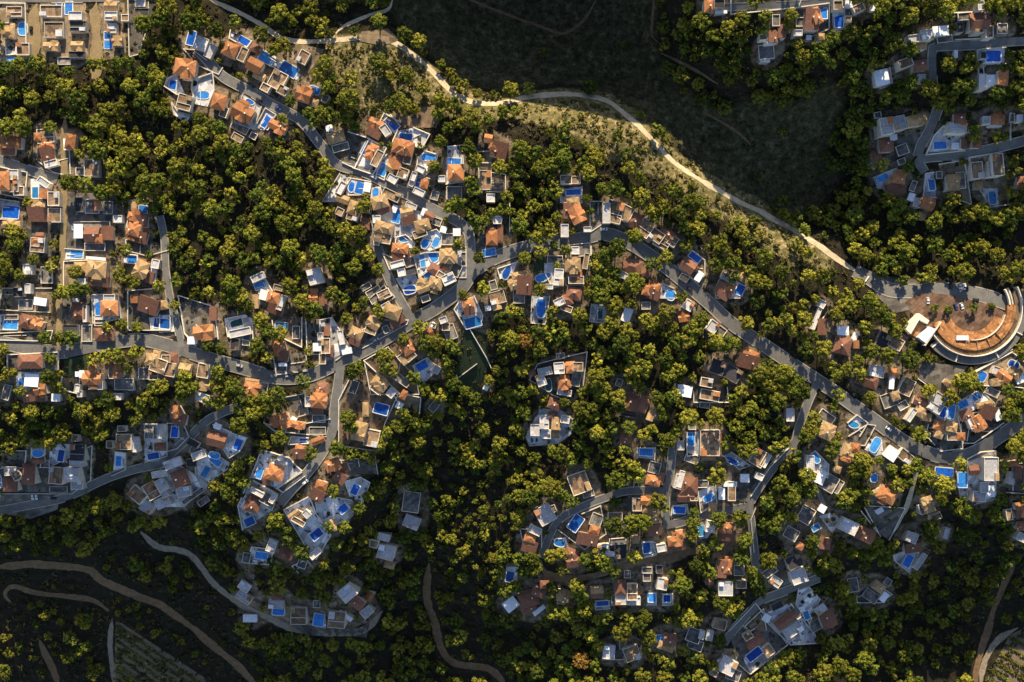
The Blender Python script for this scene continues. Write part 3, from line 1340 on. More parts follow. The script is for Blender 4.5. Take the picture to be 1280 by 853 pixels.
M = {
 'O': tiled('terracotta_tile', (.4, .17, .068), (.24, .1, .05), .3),
 'R': tiled('shaded_terracotta_tile', (.22, .1, .065), (.14, .068, .048)),  # terracotta roofs lying in shade, the shade put into the tile colour
 'Y': tiled('ochre_tile', (.4, .27, .135), (.25, .16, .09)),
 'B': panelled('tan_terrace', (.27, .19, .125), (.18, .125, .09), 3.2, scale=.4),
 'F': mottled('pale_flat_roof', (.5, .5, .54), (.33, .33, .37), .4),
 'W': mottled('white_slab', (.72, .74, .8), (.6, .63, .7), .5, .6, rnd=.12),
 'S': panelled('grey_paving', (.2, .19, .19), (.11, .105, .11), 3.4, scale=.4),
 'D': mottled('dark_roof', (.045, .045, .052), (.03, .03, .036), .5),
 'wall': mottled('render_wall', (.68, .62, .54), (.56, .5, .42), .4),
 'gwall': mottled('garden_wall_render', (.7, .65, .57), (.5, .46, .4), .25, rnd=.25),
 'pw': panelled('pale_paving', (.62, .63, .7), (.45, .47, .55), 5.5, scale=.25),
 'pt': panelled('tan_paving', (.3, .23, .16), (.18, .14, .1), 4.6, scale=.2),
 'pd': panelled('grey_yard', (.14, .13, .125), (.075, .07, .068), 4.9, scale=.25),
 'pb': panelled('brown_yard', (.19, .135, .095), (.11, .078, .055), 4.4, scale=.25),
 'pv': mottled('lawn', (.028, .045, .02), (.02, .034, .016), .5),
 'asph': mottled('asphalt', (.165, .162, .16), (.115, .112, .115), .2, .9, fine=.24, rnd=.1),
 'sand': mottled('sandy_road', (.27, .2, .11), (.2, .15, .085), .2, .95, rnd=.08),
 'dirt': mottled('dirt_track', (.52, .44, .32), (.38, .31, .21), .3, .95, rnd=.08),
 'bed': mottled('bed_soil', (.11, .075, .045), (.07, .05, .03), .6),
 'soil': mottled('tilled_soil', (.17, .135, .095), (.11, .085, .06), .5, .95, rnd=.08),
 'mud': mottled('brown_track', (.2, .125, .068), (.11, .07, .04), .3, .95, rnd=.08),
 'ptrk': mottled('pale_track', (.27, .225, .17), (.17, .14, .11), .3, .95, rnd=.05),
 'kerb': mottled('kerb_stone', (.36, .34, .31), (.24, .23, .21), .2, rnd=.05),
 'cop': mottled('pool_coping', (.6, .62, .66), (.5, .52, .58), .6, .6, rnd=.2),
 'bark': mottled('bark', (.09, .06, .04), (.06, .04, .03), 1.0),
 'terra': panelled('terracotta_tiers', (.46, .23, .1), (.3, .14, .065), 3.0, scale=.5, rnd=.18),
 'plaza': panelled('plaza_paving', (.17, .105, .075), (.11, .07, .052), 3.5, scale=.3, rnd=.05),
 'tyre': mottled('tyre_rubber', (.02, .02, .02), (.015, .015, .015)),
}
def water(name, c1, c2):
    m, t, b = newmat(name); N = t.nodes; L = t.links
    b.inputs['Roughness'].default_value = .12; b.inputs['Specular IOR Level'].default_value = .4
    oi = N.new('ShaderNodeObjectInfo'); mx = N.new('ShaderNodeMix'); mx.data_type = 'RGBA'
    mx.inputs[6].default_value = (*c1, 1); mx.inputs[7].default_value = (*c2, 1); L.new(oi.outputs['Random'], mx.inputs[0])
    g = N.new('ShaderNodeNewGeometry'); n = N.new('ShaderNodeTexNoise'); n.inputs['Scale'].default_value = .5; n.inputs['Detail'].default_value = 2; L.new(g.outputs['Position'], n.inputs['Vector'])
    r = N.new('ShaderNodeMapRange'); r.inputs[1].default_value = .3; r.inputs[2].default_value = .7; r.inputs[3].default_value = .75; r.inputs[4].default_value = 1.25; L.new(n.outputs[0], r.inputs[0])
    vm = N.new('ShaderNodeVectorMath'); vm.operation = 'SCALE'; L.new(mx.outputs[2], vm.inputs[0]); L.new(r.outputs[0], vm.inputs['Scale']); L.new(vm.outputs[0], b.inputs['Base Color'])
    n2 = N.new('ShaderNodeTexNoise'); n2.inputs['Scale'].default_value = 3; L.new(g.outputs['Position'], n2.inputs['Vector'])
    bp = N.new('ShaderNodeBump'); bp.inputs['Strength'].default_value = .08; L.new(n2.outputs[0], bp.inputs['Height']); L.new(bp.outputs[0], b.inputs['Normal'])
    return m
M['water'] = water('pool_water', (.008, .08, .45), (.05, .27, .66))
M['water2'] = water('dark_pool_water', (.006, .04, .25), (.03, .2, .42))
M['water3'] = water('green_pool_water', (.01, .05, .05), (.015, .07, .07))
def paint(name, c, rough=.35):
    m, t, b = newmat(name); b.inputs['Base Color'].default_value = (*c, 1); b.inputs['Roughness'].default_value = rough; return m
CARP = {'white': paint('white_car_paint', (.75, .76, .8)), 'dark': paint('dark_car_paint', (.025, .027, .035)), 'silver': paint('silver_car_paint', (.4, .41, .43)), 'blue': paint('blue_car_paint', (.04, .08, .25)), 'red': paint('red_car_paint', (.35, .03, .02))}
M['glass'] = paint('car_glass', (.015, .018, .022), .1)
def foliage(name, ca, cb, cc):
    m, t, b = newmat(name); N = t.nodes; L = t.links
    b.inputs['Roughness'].default_value = .75; b.inputs['Specular IOR Level'].default_value = .15
    at_ = N.new('ShaderNodeAttribute'); at_.attribute_name = 'tint'
    oi = N.new('ShaderNodeObjectInfo')
    s = N.new('ShaderNodeSeparateColor'); L.new(at_.outputs['Color'], s.inputs[0])
    ad = N.new('ShaderNodeMath'); ad.operation = 'ADD'; L.new(s.outputs[0], ad.inputs[0]); L.new(oi.outputs['Random'], ad.inputs[1])
    fr = N.new('ShaderNodeMath'); fr.operation = 'FRACT'; L.new(ad.outputs[0], fr.inputs[0])
    rp = N.new('ShaderNodeValToRGB'); e = rp.color_ramp.elements
    e[0].position = 0; e[0].color = (*ca, 1); e[1].position = 1; e[1].color = (*cc, 1); k = e.new(.55); k.color = (*cb, 1)
    L.new(fr.outputs[0], rp.inputs[0])
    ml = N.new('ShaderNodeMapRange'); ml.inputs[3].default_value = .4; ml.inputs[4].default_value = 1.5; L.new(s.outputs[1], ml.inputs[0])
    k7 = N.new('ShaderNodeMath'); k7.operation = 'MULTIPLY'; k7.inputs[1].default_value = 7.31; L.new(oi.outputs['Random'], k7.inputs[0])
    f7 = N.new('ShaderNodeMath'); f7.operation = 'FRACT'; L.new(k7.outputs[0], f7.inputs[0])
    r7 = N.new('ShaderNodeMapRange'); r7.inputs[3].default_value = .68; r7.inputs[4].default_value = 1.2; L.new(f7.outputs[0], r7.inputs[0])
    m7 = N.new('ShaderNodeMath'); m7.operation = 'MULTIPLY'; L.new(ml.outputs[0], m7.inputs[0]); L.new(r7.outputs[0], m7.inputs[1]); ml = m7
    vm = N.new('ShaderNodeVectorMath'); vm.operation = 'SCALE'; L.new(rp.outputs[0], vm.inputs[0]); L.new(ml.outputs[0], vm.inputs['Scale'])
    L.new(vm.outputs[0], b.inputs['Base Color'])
    tr = N.new('ShaderNodeBsdfTranslucent'); L.new(vm.outputs[0], tr.inputs[0])
    mx = N.new('ShaderNodeMixShader'); mx.inputs[0].default_value = .22; L.new(b.outputs[0], mx.inputs[1]); L.new(tr.outputs[0], mx.inputs[2])
    L.new(mx.outputs[0], N['Material Output'].inputs[0])
    return m
M['leaf'] = foliage('pine_foliage', (.065, .1, .015), (.17, .185, .022), (.285, .26, .035))
M['autumn'] = foliage('ochre_foliage', (.22, .13, .03), (.26, .15, .03), (.2, .13, .03))
M['dryleaf'] = foliage('dry_scrub_foliage', (.1, .1, .03), (.22, .195, .06), (.4, .33, .13))
M['shrub'] = foliage('shrub_foliage', (.04, .05, .02), (.09, .08, .03), (.16, .125, .055))
# ------------------------------------------------------------------ object helpers
def link(name, verts, faces, mat, parent=None, smooth=False):
    me = bpy.data.meshes.new(name); me.from_pydata(verts, [], faces); me.update()
    if isinstance(mat, (list, tuple)):
        for m_ in mat: me.materials.append(m_)
    else: me.materials.append(mat)
    if smooth: me.polygons.foreach_set('use_smooth', [True] * len(me.polygons))
    o = bpy.data.objects.new(name, me); C.objects.link(o)
    if parent: o.parent = parent
    return o
def empty(name, loc, rz=0):
    o = bpy.data.objects.new(name, None); C.objects.link(o); o.location = loc; o.rotation_euler = (0, 0, rz); o.empty_display_size = .5
    return o
def tag(o, label, cat, group=None):
    o['label'] = label; o['category'] = cat
    if group: o['group'] = group
    return o
def struct(o, kind='structure'): o['kind'] = kind; return o
class MB:
    def __init__(s): s.v = []; s.f = []
    def box(s, x0, y0, z0, x1, y1, z1):
        n = len(s.v); s.v += [(x0,y0,z0),(x1,y0,z0),(x1,y1,z0),(x0,y1,z0),(x0,y0,z1),(x1,y0,z1),(x1,y1,z1),(x0,y1,z1)]
        s.f += [(n,n+3,n+2,n+1),(n+4,n+5,n+6,n+7),(n,n+1,n+5,n+4),(n+1,n+2,n+6,n+5),(n+2,n+3,n+7,n+6),(n+3,n,n+4,n+7)]; return s
    def xf(s, dx, dy, rz, start=0):
        c, q = math.cos(rz), math.sin(rz)
        s.v[start:] = [(x * c - y * q + dx, x * q + y * c + dy, z) for x, y, z in s.v[start:]]; return s
    def prism(s, pts, z0, z1):
        n = len(s.v); k = len(pts)
        s.v += [(x, y, z0) for x, y in pts] + [(x, y, z1) for x, y in pts]
        s.f.append(tuple(range(n + k - 1, n - 1, -1))); s.f.append(tuple(range(n + k, n + 2 * k)))
        for i in range(k): j = (i + 1) % k; s.f.append((n + i, n + j, n + k + j, n + k + i))
        return s
    def ring(s, outer, inner, z0, z1):
        n = len(s.v); k = len(outer)
        for L, z in ((outer, z0), (outer, z1), (inner, z1), (inner, z0)): s.v += [(x, y, z) for x, y in L]
        for a in range(4):
            b = (a + 1) % 4
            for i in range(k):
                j = (i + 1) % k; s.f.append((n + a*k + i, n + a*k + j, n + b*k + j, n + b*k + i))
        return s
    def link(s, name, mat, parent=None, smooth=False): return link(name, s.v, s.f, mat, parent, smooth)
# ------------------------------------------------------------------ ground
def inpoly(px, py, poly):
    px = np.asarray(px); py = np.asarray(py); r = np.zeros(px.shape, bool); n = len(poly)
    for i in range(n):
        x0, y0 = poly[i]; x1, y1 = poly[i - 1]
        if y0 == y1: continue
        c = ((y0 > py) != (y1 > py)) & (px < (x1 - x0) * (py - y0) / (y1 - y0) + x0)
        r ^= c
    return r
MEADOW = [(330,-20),(480,0),(500,20),(530,60),(585,108),(640,112),(700,103),(760,113),(800,140),(850,190),(900,225),(960,255),(1000,272),(1030,255),(1050,225),(1030,190),(1060,130),(1040,100),(1000,132),(950,122),(900,140),(850,110),(822,70),(815,-20)]
SCRUB = [(400,45),(450,40),(520,62),(560,100),(600,122),(640,118),(700,110),(760,116),(800,142),(850,192),(880,215),(950,250),(1005,290),(1045,320),(1040,340),(985,330),(945,300),(905,275),(880,255),(840,230),(800,212),(760,200),(720,170),(660,152),(600,150),(560,148),(520,135),(470,150),(440,140),(420,100),(415,70)]
xs = np.concatenate([np.linspace(-1600, -400, 20)[:-1], np.arange(-400, 400.1, 2.0), np.linspace(400, 1600, 20)[1:]])
ys = np.concatenate([np.linspace(-1600, -300, 20)[:-1], np.arange(-300, 340.1, 2.0), np.linspace(340, 1600, 20)[1:]])
XX, YY = np.meshgrid(xs, ys); ZZ = THV(XX, YY)
ny, nx = XX.shape
idx = np.arange(nx * ny).reshape(ny, nx)
quads = np.stack([idx[:-1, :-1], idx[:-1, 1:], idx[1:, 1:], idx[1:, :-1]], -1).reshape(-1, 4)
def npmesh(name, V, Q, mat, tint=None, parent=None):
    me = bpy.data.meshes.new(name); n, k = Q.shape
    me.vertices.add(len(V)); me.vertices.foreach_set('co', np.ascontiguousarray(V, np.float32).ravel())
    me.loops.add(n * k); me.loops.foreach_set('vertex_index', np.ascontiguousarray(Q, np.int32).ravel())
    me.polygons.add(n); me.polygons.foreach_set('loop_start', np.arange(0, n * k, k, dtype=np.int32))
    me.update(calc_edges=True)
    if tint is not None:
        a = me.color_attributes.new('tint', 'FLOAT_COLOR', 'POINT'); a.data.foreach_set('color', np.ascontiguousarray(tint, np.float32).ravel())
    me.materials.append(mat)
    o = bpy.data.objects.new(name, me); C.objects.link(o)
    if parent: o.parent = parent
    return o
def blur(a, n):
    for _ in range(n):
        a = (np.roll(a, 1, 0) + np.roll(a, -1, 0) + np.roll(a, 1, 1) + np.roll(a, -1, 1) + 2 * a) / 6
    return a
OV, OU = np.mgrid[0:900, 0:1320]; OV = OV - 20.0; OU = OU - 20.0     # masks of the photograph, index [v+20, u+20]
def corners(d, g=0):
    c, s = math.cos(math.radians(d['a'])), math.sin(math.radians(d['a'])); w, h = d['w'] / 2 + g, d['h'] / 2 + g
    return [(d['u'] + x * c - y * s, d['v'] + x * s + y * c) for x, y in ((-w, -h), (w, -h), (w, h), (-w, h))]
def mset(mask, poly, val=1):
    xs_ = [p[0] for p in poly]; ys_ = [p[1] for p in poly]
    a0, a1 = max(0, int(min(xs_)) + 19), min(1320, int(max(xs_)) + 22); b0, b1 = max(0, int(min(ys_)) + 19), min(900, int(max(ys_)) + 22)
    if a0 < a1 and b0 < b1: mask[b0:b1, a0:a1][inpoly(OU[b0:b1, a0:a1], OV[b0:b1, a0:a1], poly)] = val
HM = np.zeros(OU.shape); PM = np.zeros(OU.shape)
for v in vols: mset(HM, corners(v, 1))
for p in pools: mset(PM, corners(p, 3))
def box(a, r):
    for ax in (0, 1):
        c = np.cumsum(np.concatenate([np.zeros_like(np.take(a, [0], ax)), a], ax), ax); n = a.shape[ax]
        hi = np.minimum(np.arange(n) + r + 1, n); lo = np.maximum(np.arange(n) - r, 0); a = (np.take(c, hi, ax) - np.take(c, lo, ax)) / (2 * r + 1)
    return a
URB = box(box(np.maximum(HM, PM), 9), 9)

URBAN = URB > .13
kk = H / (H - ZZ); UU = 640 + XX * kk / MPP; VV = 426.5 - YY * kk / MPP
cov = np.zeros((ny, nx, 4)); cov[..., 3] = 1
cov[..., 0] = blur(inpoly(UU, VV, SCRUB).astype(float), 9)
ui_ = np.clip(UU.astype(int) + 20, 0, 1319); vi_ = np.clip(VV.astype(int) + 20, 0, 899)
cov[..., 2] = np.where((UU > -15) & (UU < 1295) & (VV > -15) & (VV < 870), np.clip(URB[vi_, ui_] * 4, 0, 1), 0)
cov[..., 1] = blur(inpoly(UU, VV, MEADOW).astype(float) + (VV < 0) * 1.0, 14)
def ground_mat():
    m, t, b = newmat('hillside_soil'); N = t.nodes; L = t.links; b.inputs['Roughness'].default_value = .95; b.inputs['Specular IOR Level'].default_value = .1
    g = N.new('ShaderNodeNewGeometry')
    def noise(sc, det=6, ro=.65):
        n = N.new('ShaderNodeTexNoise'); n.inputs['Scale'].default_value = sc; n.inputs['Detail'].default_value = det; n.inputs['Roughness'].default_value = ro
        L.new(g.outputs['Position'], n.inputs['Vector']); return n.outputs[0]
    def ramp(src, stops):
        r = N.new('ShaderNodeValToRGB'); e = r.color_ramp.elements
        e[0].position, e[0].color = stops[0][0], (*stops[0][1], 1); e[1].position, e[1].color = stops[-1][0], (*stops[-1][1], 1)
        for p, c in stops[1:-1]: k = e.new(p); k.color = (*c, 1)
        L.new(src, r.inputs[0]); return r.outputs[0]
    def mix(f, a, b_):
        k = N.new('ShaderNodeMix'); k.data_type = 'RGBA'; L.new(f, k.inputs[0]); L.new(a, k.inputs[6]); L.new(b_, k.inputs[7]); return k.outputs[2]
    floor = ramp(noise(.22), [(.3, (.014, .013, .008)), (.55, (.026, .022, .014)), (.78, (.07, .054, .034))])  # woodland floor, darkened so its colour carries the shade between the trees
    scrub = ramp(noise(.3, 8, .75), [(.36, (.055, .058, .022)), (.48, (.12, .105, .045)), (.58, (.24, .19, .095)), (.68, (.5, .41, .27))])
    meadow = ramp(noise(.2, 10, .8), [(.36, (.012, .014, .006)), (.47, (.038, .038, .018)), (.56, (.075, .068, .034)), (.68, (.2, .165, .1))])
    a = N.new('ShaderNodeAttribute'); a.attribute_name = 'tint'; s = N.new('ShaderNodeSeparateColor'); L.new(a.outputs['Color'], s.inputs[0])
    wob = noise(.06, 5)
    def edge(ch):
        ad = N.new('ShaderNodeMath'); ad.operation = 'MULTIPLY_ADD'; L.new(wob, ad.inputs[0]); ad.inputs[1].default_value = .8; L.new(ch, ad.inputs[2])
        r = N.new('ShaderNodeMapRange'); r.inputs[1].default_value = .75; r.inputs[2].default_value = 1.0; L.new(ad.outputs[0], r.inputs[0]); return r.outputs[0]
    yard = ramp(noise(.16, 7, .75), [(.3, (.035, .04, .018)), (.44, (.1, .075, .05)), (.55, (.2, .155, .11)), (.7, (.34, .29, .23))])
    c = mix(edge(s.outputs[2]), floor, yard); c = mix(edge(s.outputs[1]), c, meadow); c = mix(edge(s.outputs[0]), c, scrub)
    L.new(c, b.inputs['Base Color'])
    bp = N.new('ShaderNodeBump'); bp.inputs['Strength'].default_value = .7; bp.inputs['Distance'].default_value = 1.2; L.new(noise(.5, 6), bp.inputs['Height']); L.new(bp.outputs[0], b.inputs['Normal'])
    return m
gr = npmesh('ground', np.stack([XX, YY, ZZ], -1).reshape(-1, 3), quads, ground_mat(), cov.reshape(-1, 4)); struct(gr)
gr.data.polygons.foreach_set('use_smooth', [True] * len(gr.data.polygons))
# ------------------------------------------------------------------ roads
# occupancy of the photograph, for keeping trees off roads, roofs and pools
occ = np.zeros((900, 1320), np.uint8)       # index [v+20, u+20]
def mark_poly(poly, val, grow=0):
    xs_ = [p[0] for p in poly]; ys_ = [p[1] for p in poly]
    if grow:
        cx, cy = sum(xs_) / len(xs_), sum(ys_) / len(ys_); R = max(math.hypot(x - cx, y - cy) for x, y in poly)
        poly = [(cx + (x - cx) * (1 + grow / R), cy + (y - cy) * (1 + grow / R)) for x, y in poly]; xs_ = [p[0] for p in poly]; ys_ = [p[1] for p in poly]
    a0, a1 = max(0, int(min(xs_)) + 19), min(1320, int(max(xs_)) + 22); b0, b1 = max(0, int(min(ys_)) + 19), min(900, int(max(ys_)) + 22)
    if a0 >= a1 or b0 >= b1: return
    m = inpoly(OU[b0:b1, a0:a1], OV[b0:b1, a0:a1], poly)
    occ[b0:b1, a0:a1][m] = np.maximum(occ[b0:b1, a0:a1][m], val)
def smooth_line(P, step=5.0):
    P = [np.array(p, float) for p in P]; out = []
    for i in range(len(P) - 1):
        p0 = P[max(i - 1, 0)]; p1 = P[i]; p2 = P[i + 1]; p3 = P[min(i + 2, len(P) - 1)]
        n = max(1, int(np.hypot(*(p2 - p1)) / step))
        for k in range(n): out.append(cr((p0, p1, p2, p3), k / n))
    out.append(P[-1]); return np.array(out)
def offsets(S, w):
    d = np.gradient(S, axis=0); d /= np.maximum(np.linalg.norm(d, axis=1, keepdims=True), 1e-6); n = np.stack([-d[:, 1], d[:, 0]], 1)
    return S + n * w / 2, S - n * w / 2
def strip(name, S, a, b, z0, mat, skirt=.8):
    """a draped strip between two pixel lines a and b, with sides going into the ground"""
    lines = []
    for q in (a, (a * 2 + b) / 3, (a + 2 * b) / 3, b):
        X, Y, Z = atv(q[:, 0], q[:, 1]); lines.append((X, Y, Z + z0))
    n = len(S); V = []; F = []
    X, Y, Z = lines[0]; rows = [(X, Y, Z - z0 - skirt)] + lines + [(lines[3][0], lines[3][1], lines[3][2] - z0 - skirt)]
    for X, Y, Z in rows: V += list(zip(X.tolist(), Y.tolist(), Z.tolist()))
    for r in range(5):
        for i in range(n - 1): F.append((r * n + i, r * n + i + 1, (r + 1) * n + i + 1, (r + 1) * n + i))
    return struct(link(name, V, F, mat))
ROADS = [
 ('road', 15, 'asph', [(-15,426),(0,428),(40,436),(80,440),(130,430),(175,425),(210,432),(260,448),(310,462),(345,472),(385,470),(420,455),(470,430),(515,402),(545,385),(575,362),(592,340),(620,322),(665,308),(720,300),(755,293),(785,303),(820,325),(850,348),(885,378),(915,405),(960,435),(1000,462),(1040,488),(1085,520),(1130,552),(1165,568),(1195,572),(1225,562),(1250,545),(1280,525),(1295,515)]),
 ('road', 11, 'asph', [(246,62),(263,79),(280,97),(317,117),(342,132),(376,151),(400,180),(420,205),(459,217),(494,236),(507,242),(542,262),(572,277),(586,292),(588,320),(590,344)]),
 ('road', 11, 'asph', [(-12,196),(0,201),(34,212),(72,225)]),
 ('lane', 8, 'sand', [(81,147),(81,222),(80,270),(78,320),(75,364),(74,412),(73,436)]),
 ('road', 14, 'sand', [(42,4),(43,40),(43,76)]),
 ('road', 15, 'sand', [(118,2),(120,40),(121,76),(118,108)]),
 ('road', 9, 'asph', [(-12,-2),(60,-1),(150,-2)]),
 ('lane', 8, 'asph', [(200,270),(206,300),(207,333),(212,367),(220,400),(228,434)]),
 ('lane', 10, 'asph', [(472,308),(475,318),(487,350),(500,375),(516,402)]),
 ('road', 11, 'asph', [(426,458),(424,475),(419,509),(415,542),(404,564),(390,584),(379,597),(362,615),(350,630)]),
 ('road', 9, 'asph', [(300,508),(275,517),(255,529),(238,546),(222,560),(210,572),(200,580),(168,587),(134,598),(100,614),(75,624),(34,632),(-10,640)]),
 ('road', 16, 'asph', [(1068,338),(1085,347),(1110,362),(1140,364),(1180,362),(1230,370),(1280,388),(1295,396)]),
 ('track', 6, 'dirt', [(255,-8),(262,0),(290,12),(325,30),(350,47),(380,52),(420,50),(455,48),(490,52),(520,72),(545,95),(565,115),(590,128),(620,130),(660,122),(700,118),(740,121),(765,130),(790,150),(820,180),(845,205),(875,225),(910,245),(945,262),(975,278),(1005,295),(1030,312),(1055,330),(1072,340)]),
 ('track', 4, 'dirt', [(416,48),(425,36),(440,28),(465,18),(485,12),(492,-4)]),
 ('track', 3, 'mud', [(575,-5),(625,15),(680,35),(705,42),(730,25),(748,-5)]),
 ('track', 3, 'mud', [(818,-5),(815,30),(815,46),(826,55)]),
 ('track', 4, 'mud', [(826,67),(850,78),(872,90),(897,105)]),
 ('track', 3, 'mud', [(878,140),(900,152),(925,168),(938,181)]),
 ('lane', 10, 'asph', [(1166,110),(1165,67),(1171,59),(1217,57),(1255,53),(1292,51)]),
 ('road', 11, 'asph', [(1172,136),(1163,160),(1151,182),(1147,196)]),
 ('road', 11, 'asph', [(1155,216),(1148,202),(1160,197),(1200,194),(1250,184),(1295,172)]),
 ('lane', 8, 'asph', [(900,10),(950,8),(1000,6),(1045,2)]),
 ('lane', 9, 'asph', [(1020,480),(1010,502),(998,535),(992,555),(968,582),(942,620),(937,634),(939,657),(942,682),(944,700),(947,722)]),
 ('lane', 9, 'asph', [(936,633),(917,637),(875,645),(850,653),(832,657)]),
 ('lane', 9, 'asph', [(841,556),(837,594),(832,615),(832,640),(834,660)]),
 ('lane', 8, 'asph', [(832,613),(784,614),(757,622),(724,635),(699,650),(685,674),(677,698)]),
 ('lane', 8, 'mud', [(677,700),(682,716),(707,723),(742,720),(774,710),(808,700),(833,698),(854,692),(885,686),(934,674)]),
 ('lane', 9, 'asph', [(942,759),(952,750),(978,740),(1014,726),(1024,722)]),
 ('lane', 9, 'asph', [(946,754),(930,772),(917,787),(905,805)]),
 ('path', 6, 'dirt', [(1150,575),(1142,605),(1136,625),(1131,638),(1120,655),(1111,673)]),
 ('lane', 6, 'asph', [(992,556),(997,570),(1012,595),(1022,614),(1030,632)]),
 ('track', 9, 'mud', [(-8,709),(9,708),(48,706),(90,709),(114,714),(128,726),(166,743),(202,757),(238,783),(274,814),(300,835),(322,860)]),
 ('track', 6, 'mud', [(16,756),(6,743),(17,733),(43,741),(78,745),(114,750),(136,764)]),
 ('track', 6, 'ptrk', [(141,772),(138,805),(143,860)]),
 ('track', 8, 'mud', [(50,800),(56,815),(76,860)]),
 ('lane', 8, 'ptrk', [(176,664),(197,683),(225,688),(240,695),(252,709),(264,726),(282,742),(300,755),(318,765),(340,775),(364,786),(406,791),(439,791),(461,784),(478,764)]),
 ('track', 9, 'mud', [(536,705),(534,747),(543,777),(553,812),(569,829),(611,836),(632,856)]),
 ('track', 8, 'mud', [(1268,704),(1250,740),(1236,783),(1222,831),(1219,860)]),
 ('track', 7, 'ptrk', [(1272,785),(1252,797),(1238,812),(1228,835),(1226,860)]),
]
CENTRE = [(w, smooth_line(P)) for nm, w, mt, P in ROADS]
for i, (nm, w, mt, P) in enumerate(ROADS):
    S = smooth_line(P, 5.0 if mt == 'asph' else 3.0); wig = 0 if mt == 'asph' else .12
    a, b = offsets(S, w)
    if wig:
        tp = np.clip(np.minimum(np.arange(len(S)) + 1, len(S) - np.arange(len(S))) / 7.0, .3, 1)[:, None]; a = S + (a - S) * tp; b = S + (b - S) * tp
        for q in (a, b): q += np.stack([np.convolve(np.pad(nrs.randn(len(q)), 3, mode='edge'), np.ones(7) / 7, 'valid') for _ in (0, 1)], 1) * w * wig * 1.5 + nrs.randn(len(q), 2) * w * wig * .25
    z0 = .42 + .012 * i if mt in ('asph', 'sand') else .14 + .004 * i
    strip(nm, S, a, b, z0, M[mt])
    for k in range(len(S) - 1): mark_poly([tuple(a[k] + (a[k] - b[k]) / w * 3), tuple(a[k + 1] + (a[k + 1] - b[k + 1]) / w * 3), tuple(b[k + 1] - (a[k + 1] - b[k + 1]) / w * 3), tuple(b[k] - (a[k] - b[k]) / w * 3)], 3)
    if mt in ('asph',) and w >= 8:
        for sgn in (1, -1):
            e0 = a if sgn > 0 else b
            d = (a - b) / np.linalg.norm(a - b, axis=1, keepdims=True) * sgn
            # the kerb is broken where lanes and drives enter
            run = []; 
            for k in range(len(S) + 1):
                gap = k == len(S) or rng.random() < .07 or any(j != i and np.min(np.hypot(*(Sj - e0[k]).T)) < wj / 2 + 2 for j, (wj, Sj) in enumerate(CENTRE))
                if not gap: run.append(k); continue
                if len(run) > 2:
                    r = np.array(run); strip('kerb', S[r], e0[r] + d[r] * 1.1, e0[r] - d[r] * .05, z0 + .12, M['kerb'])
                run = []
# paved yards and pool decks, draped on the slope
def sheet(name, poly, z0, mat, step=5.0):
    """polygon of pixels -> draped sheet with a finely divided face and a skirt"""
    bm = bmesh.new(); pts = []
    n = len(poly)
    for i in range(n):
        p = np.array(poly[i]); q = np.array(poly[(i + 1) % n]); m = max(1, int(np.hypot(*(q - p)) / 9))
        for k in range(m): pts.append(p + (q - p) * k / m)
    vs = [bm.verts.new((p[0], -p[1], 0)) for p in pts]
    try: f = bm.faces.new(vs)
    except ValueError: bm.free(); return None
    bmesh.ops.triangulate(bm, faces=[f])
    for _ in range(3):
        es = [e for e in bm.edges if e.calc_length() > 11]
        if not es: break
        bmesh.ops.subdivide_edges(bm, edges=es, cuts=1, use_grid_fill=False)
        bmesh.ops.triangulate(bm, faces=[f for f in bm.faces if len(f.verts) > 3])
    be = [e for e in bm.edges if e.is_boundary]
    ret = bmesh.ops.extrude_edge_only(bm, edges=be)
    low = set(v for v in ret['geom'] if isinstance(v, bmesh.types.BMVert))
    V = list(bm.verts); X, Y, Z = atv([v.co.x for v in V], [-v.co.y for v in V])
    for v, x, y, z in zip(V, X, Y, Z): v.co = (x, y, z - .6 if v in low else z + z0)
    bmesh.ops.recalc_face_normals(bm, faces=bm.faces)
    me = bpy.data.meshes.new(name); bm.to_mesh(me); bm.free(); me.materials.append(mat)
    o = bpy.data.objects.new(name, me); C.objects.link(o); return struct(o)
EXTRA = [('pd', [(0,617),(75,620),(72,637),(38,649),(0,641)]), ('pd', [(1083,343),(1148,350),(1190,357),(1150,384),(1118,392),(1095,370)]),
         ('pd', [(1148,447),(1173,455),(1210,458),(1200,470),(1182,487),(1167,485),(1148,472)]), ('pt', [(452,40),(485,36),(500,50),(478,58),(450,52)]),
         ('pb', [(468,150),(560,130),(545,160),(500,160)])]
BEDS = []
for i, p in enumerate(plots):
    sheet('lawn' if p['m'] == 'v' else 'patio', p['p'], .08 + .035 * (i % 8) + (.03 if p['m'] == 'w' else 0), M['p' + p['m']])
    mark_poly(p['p'], 1)
nb = 0
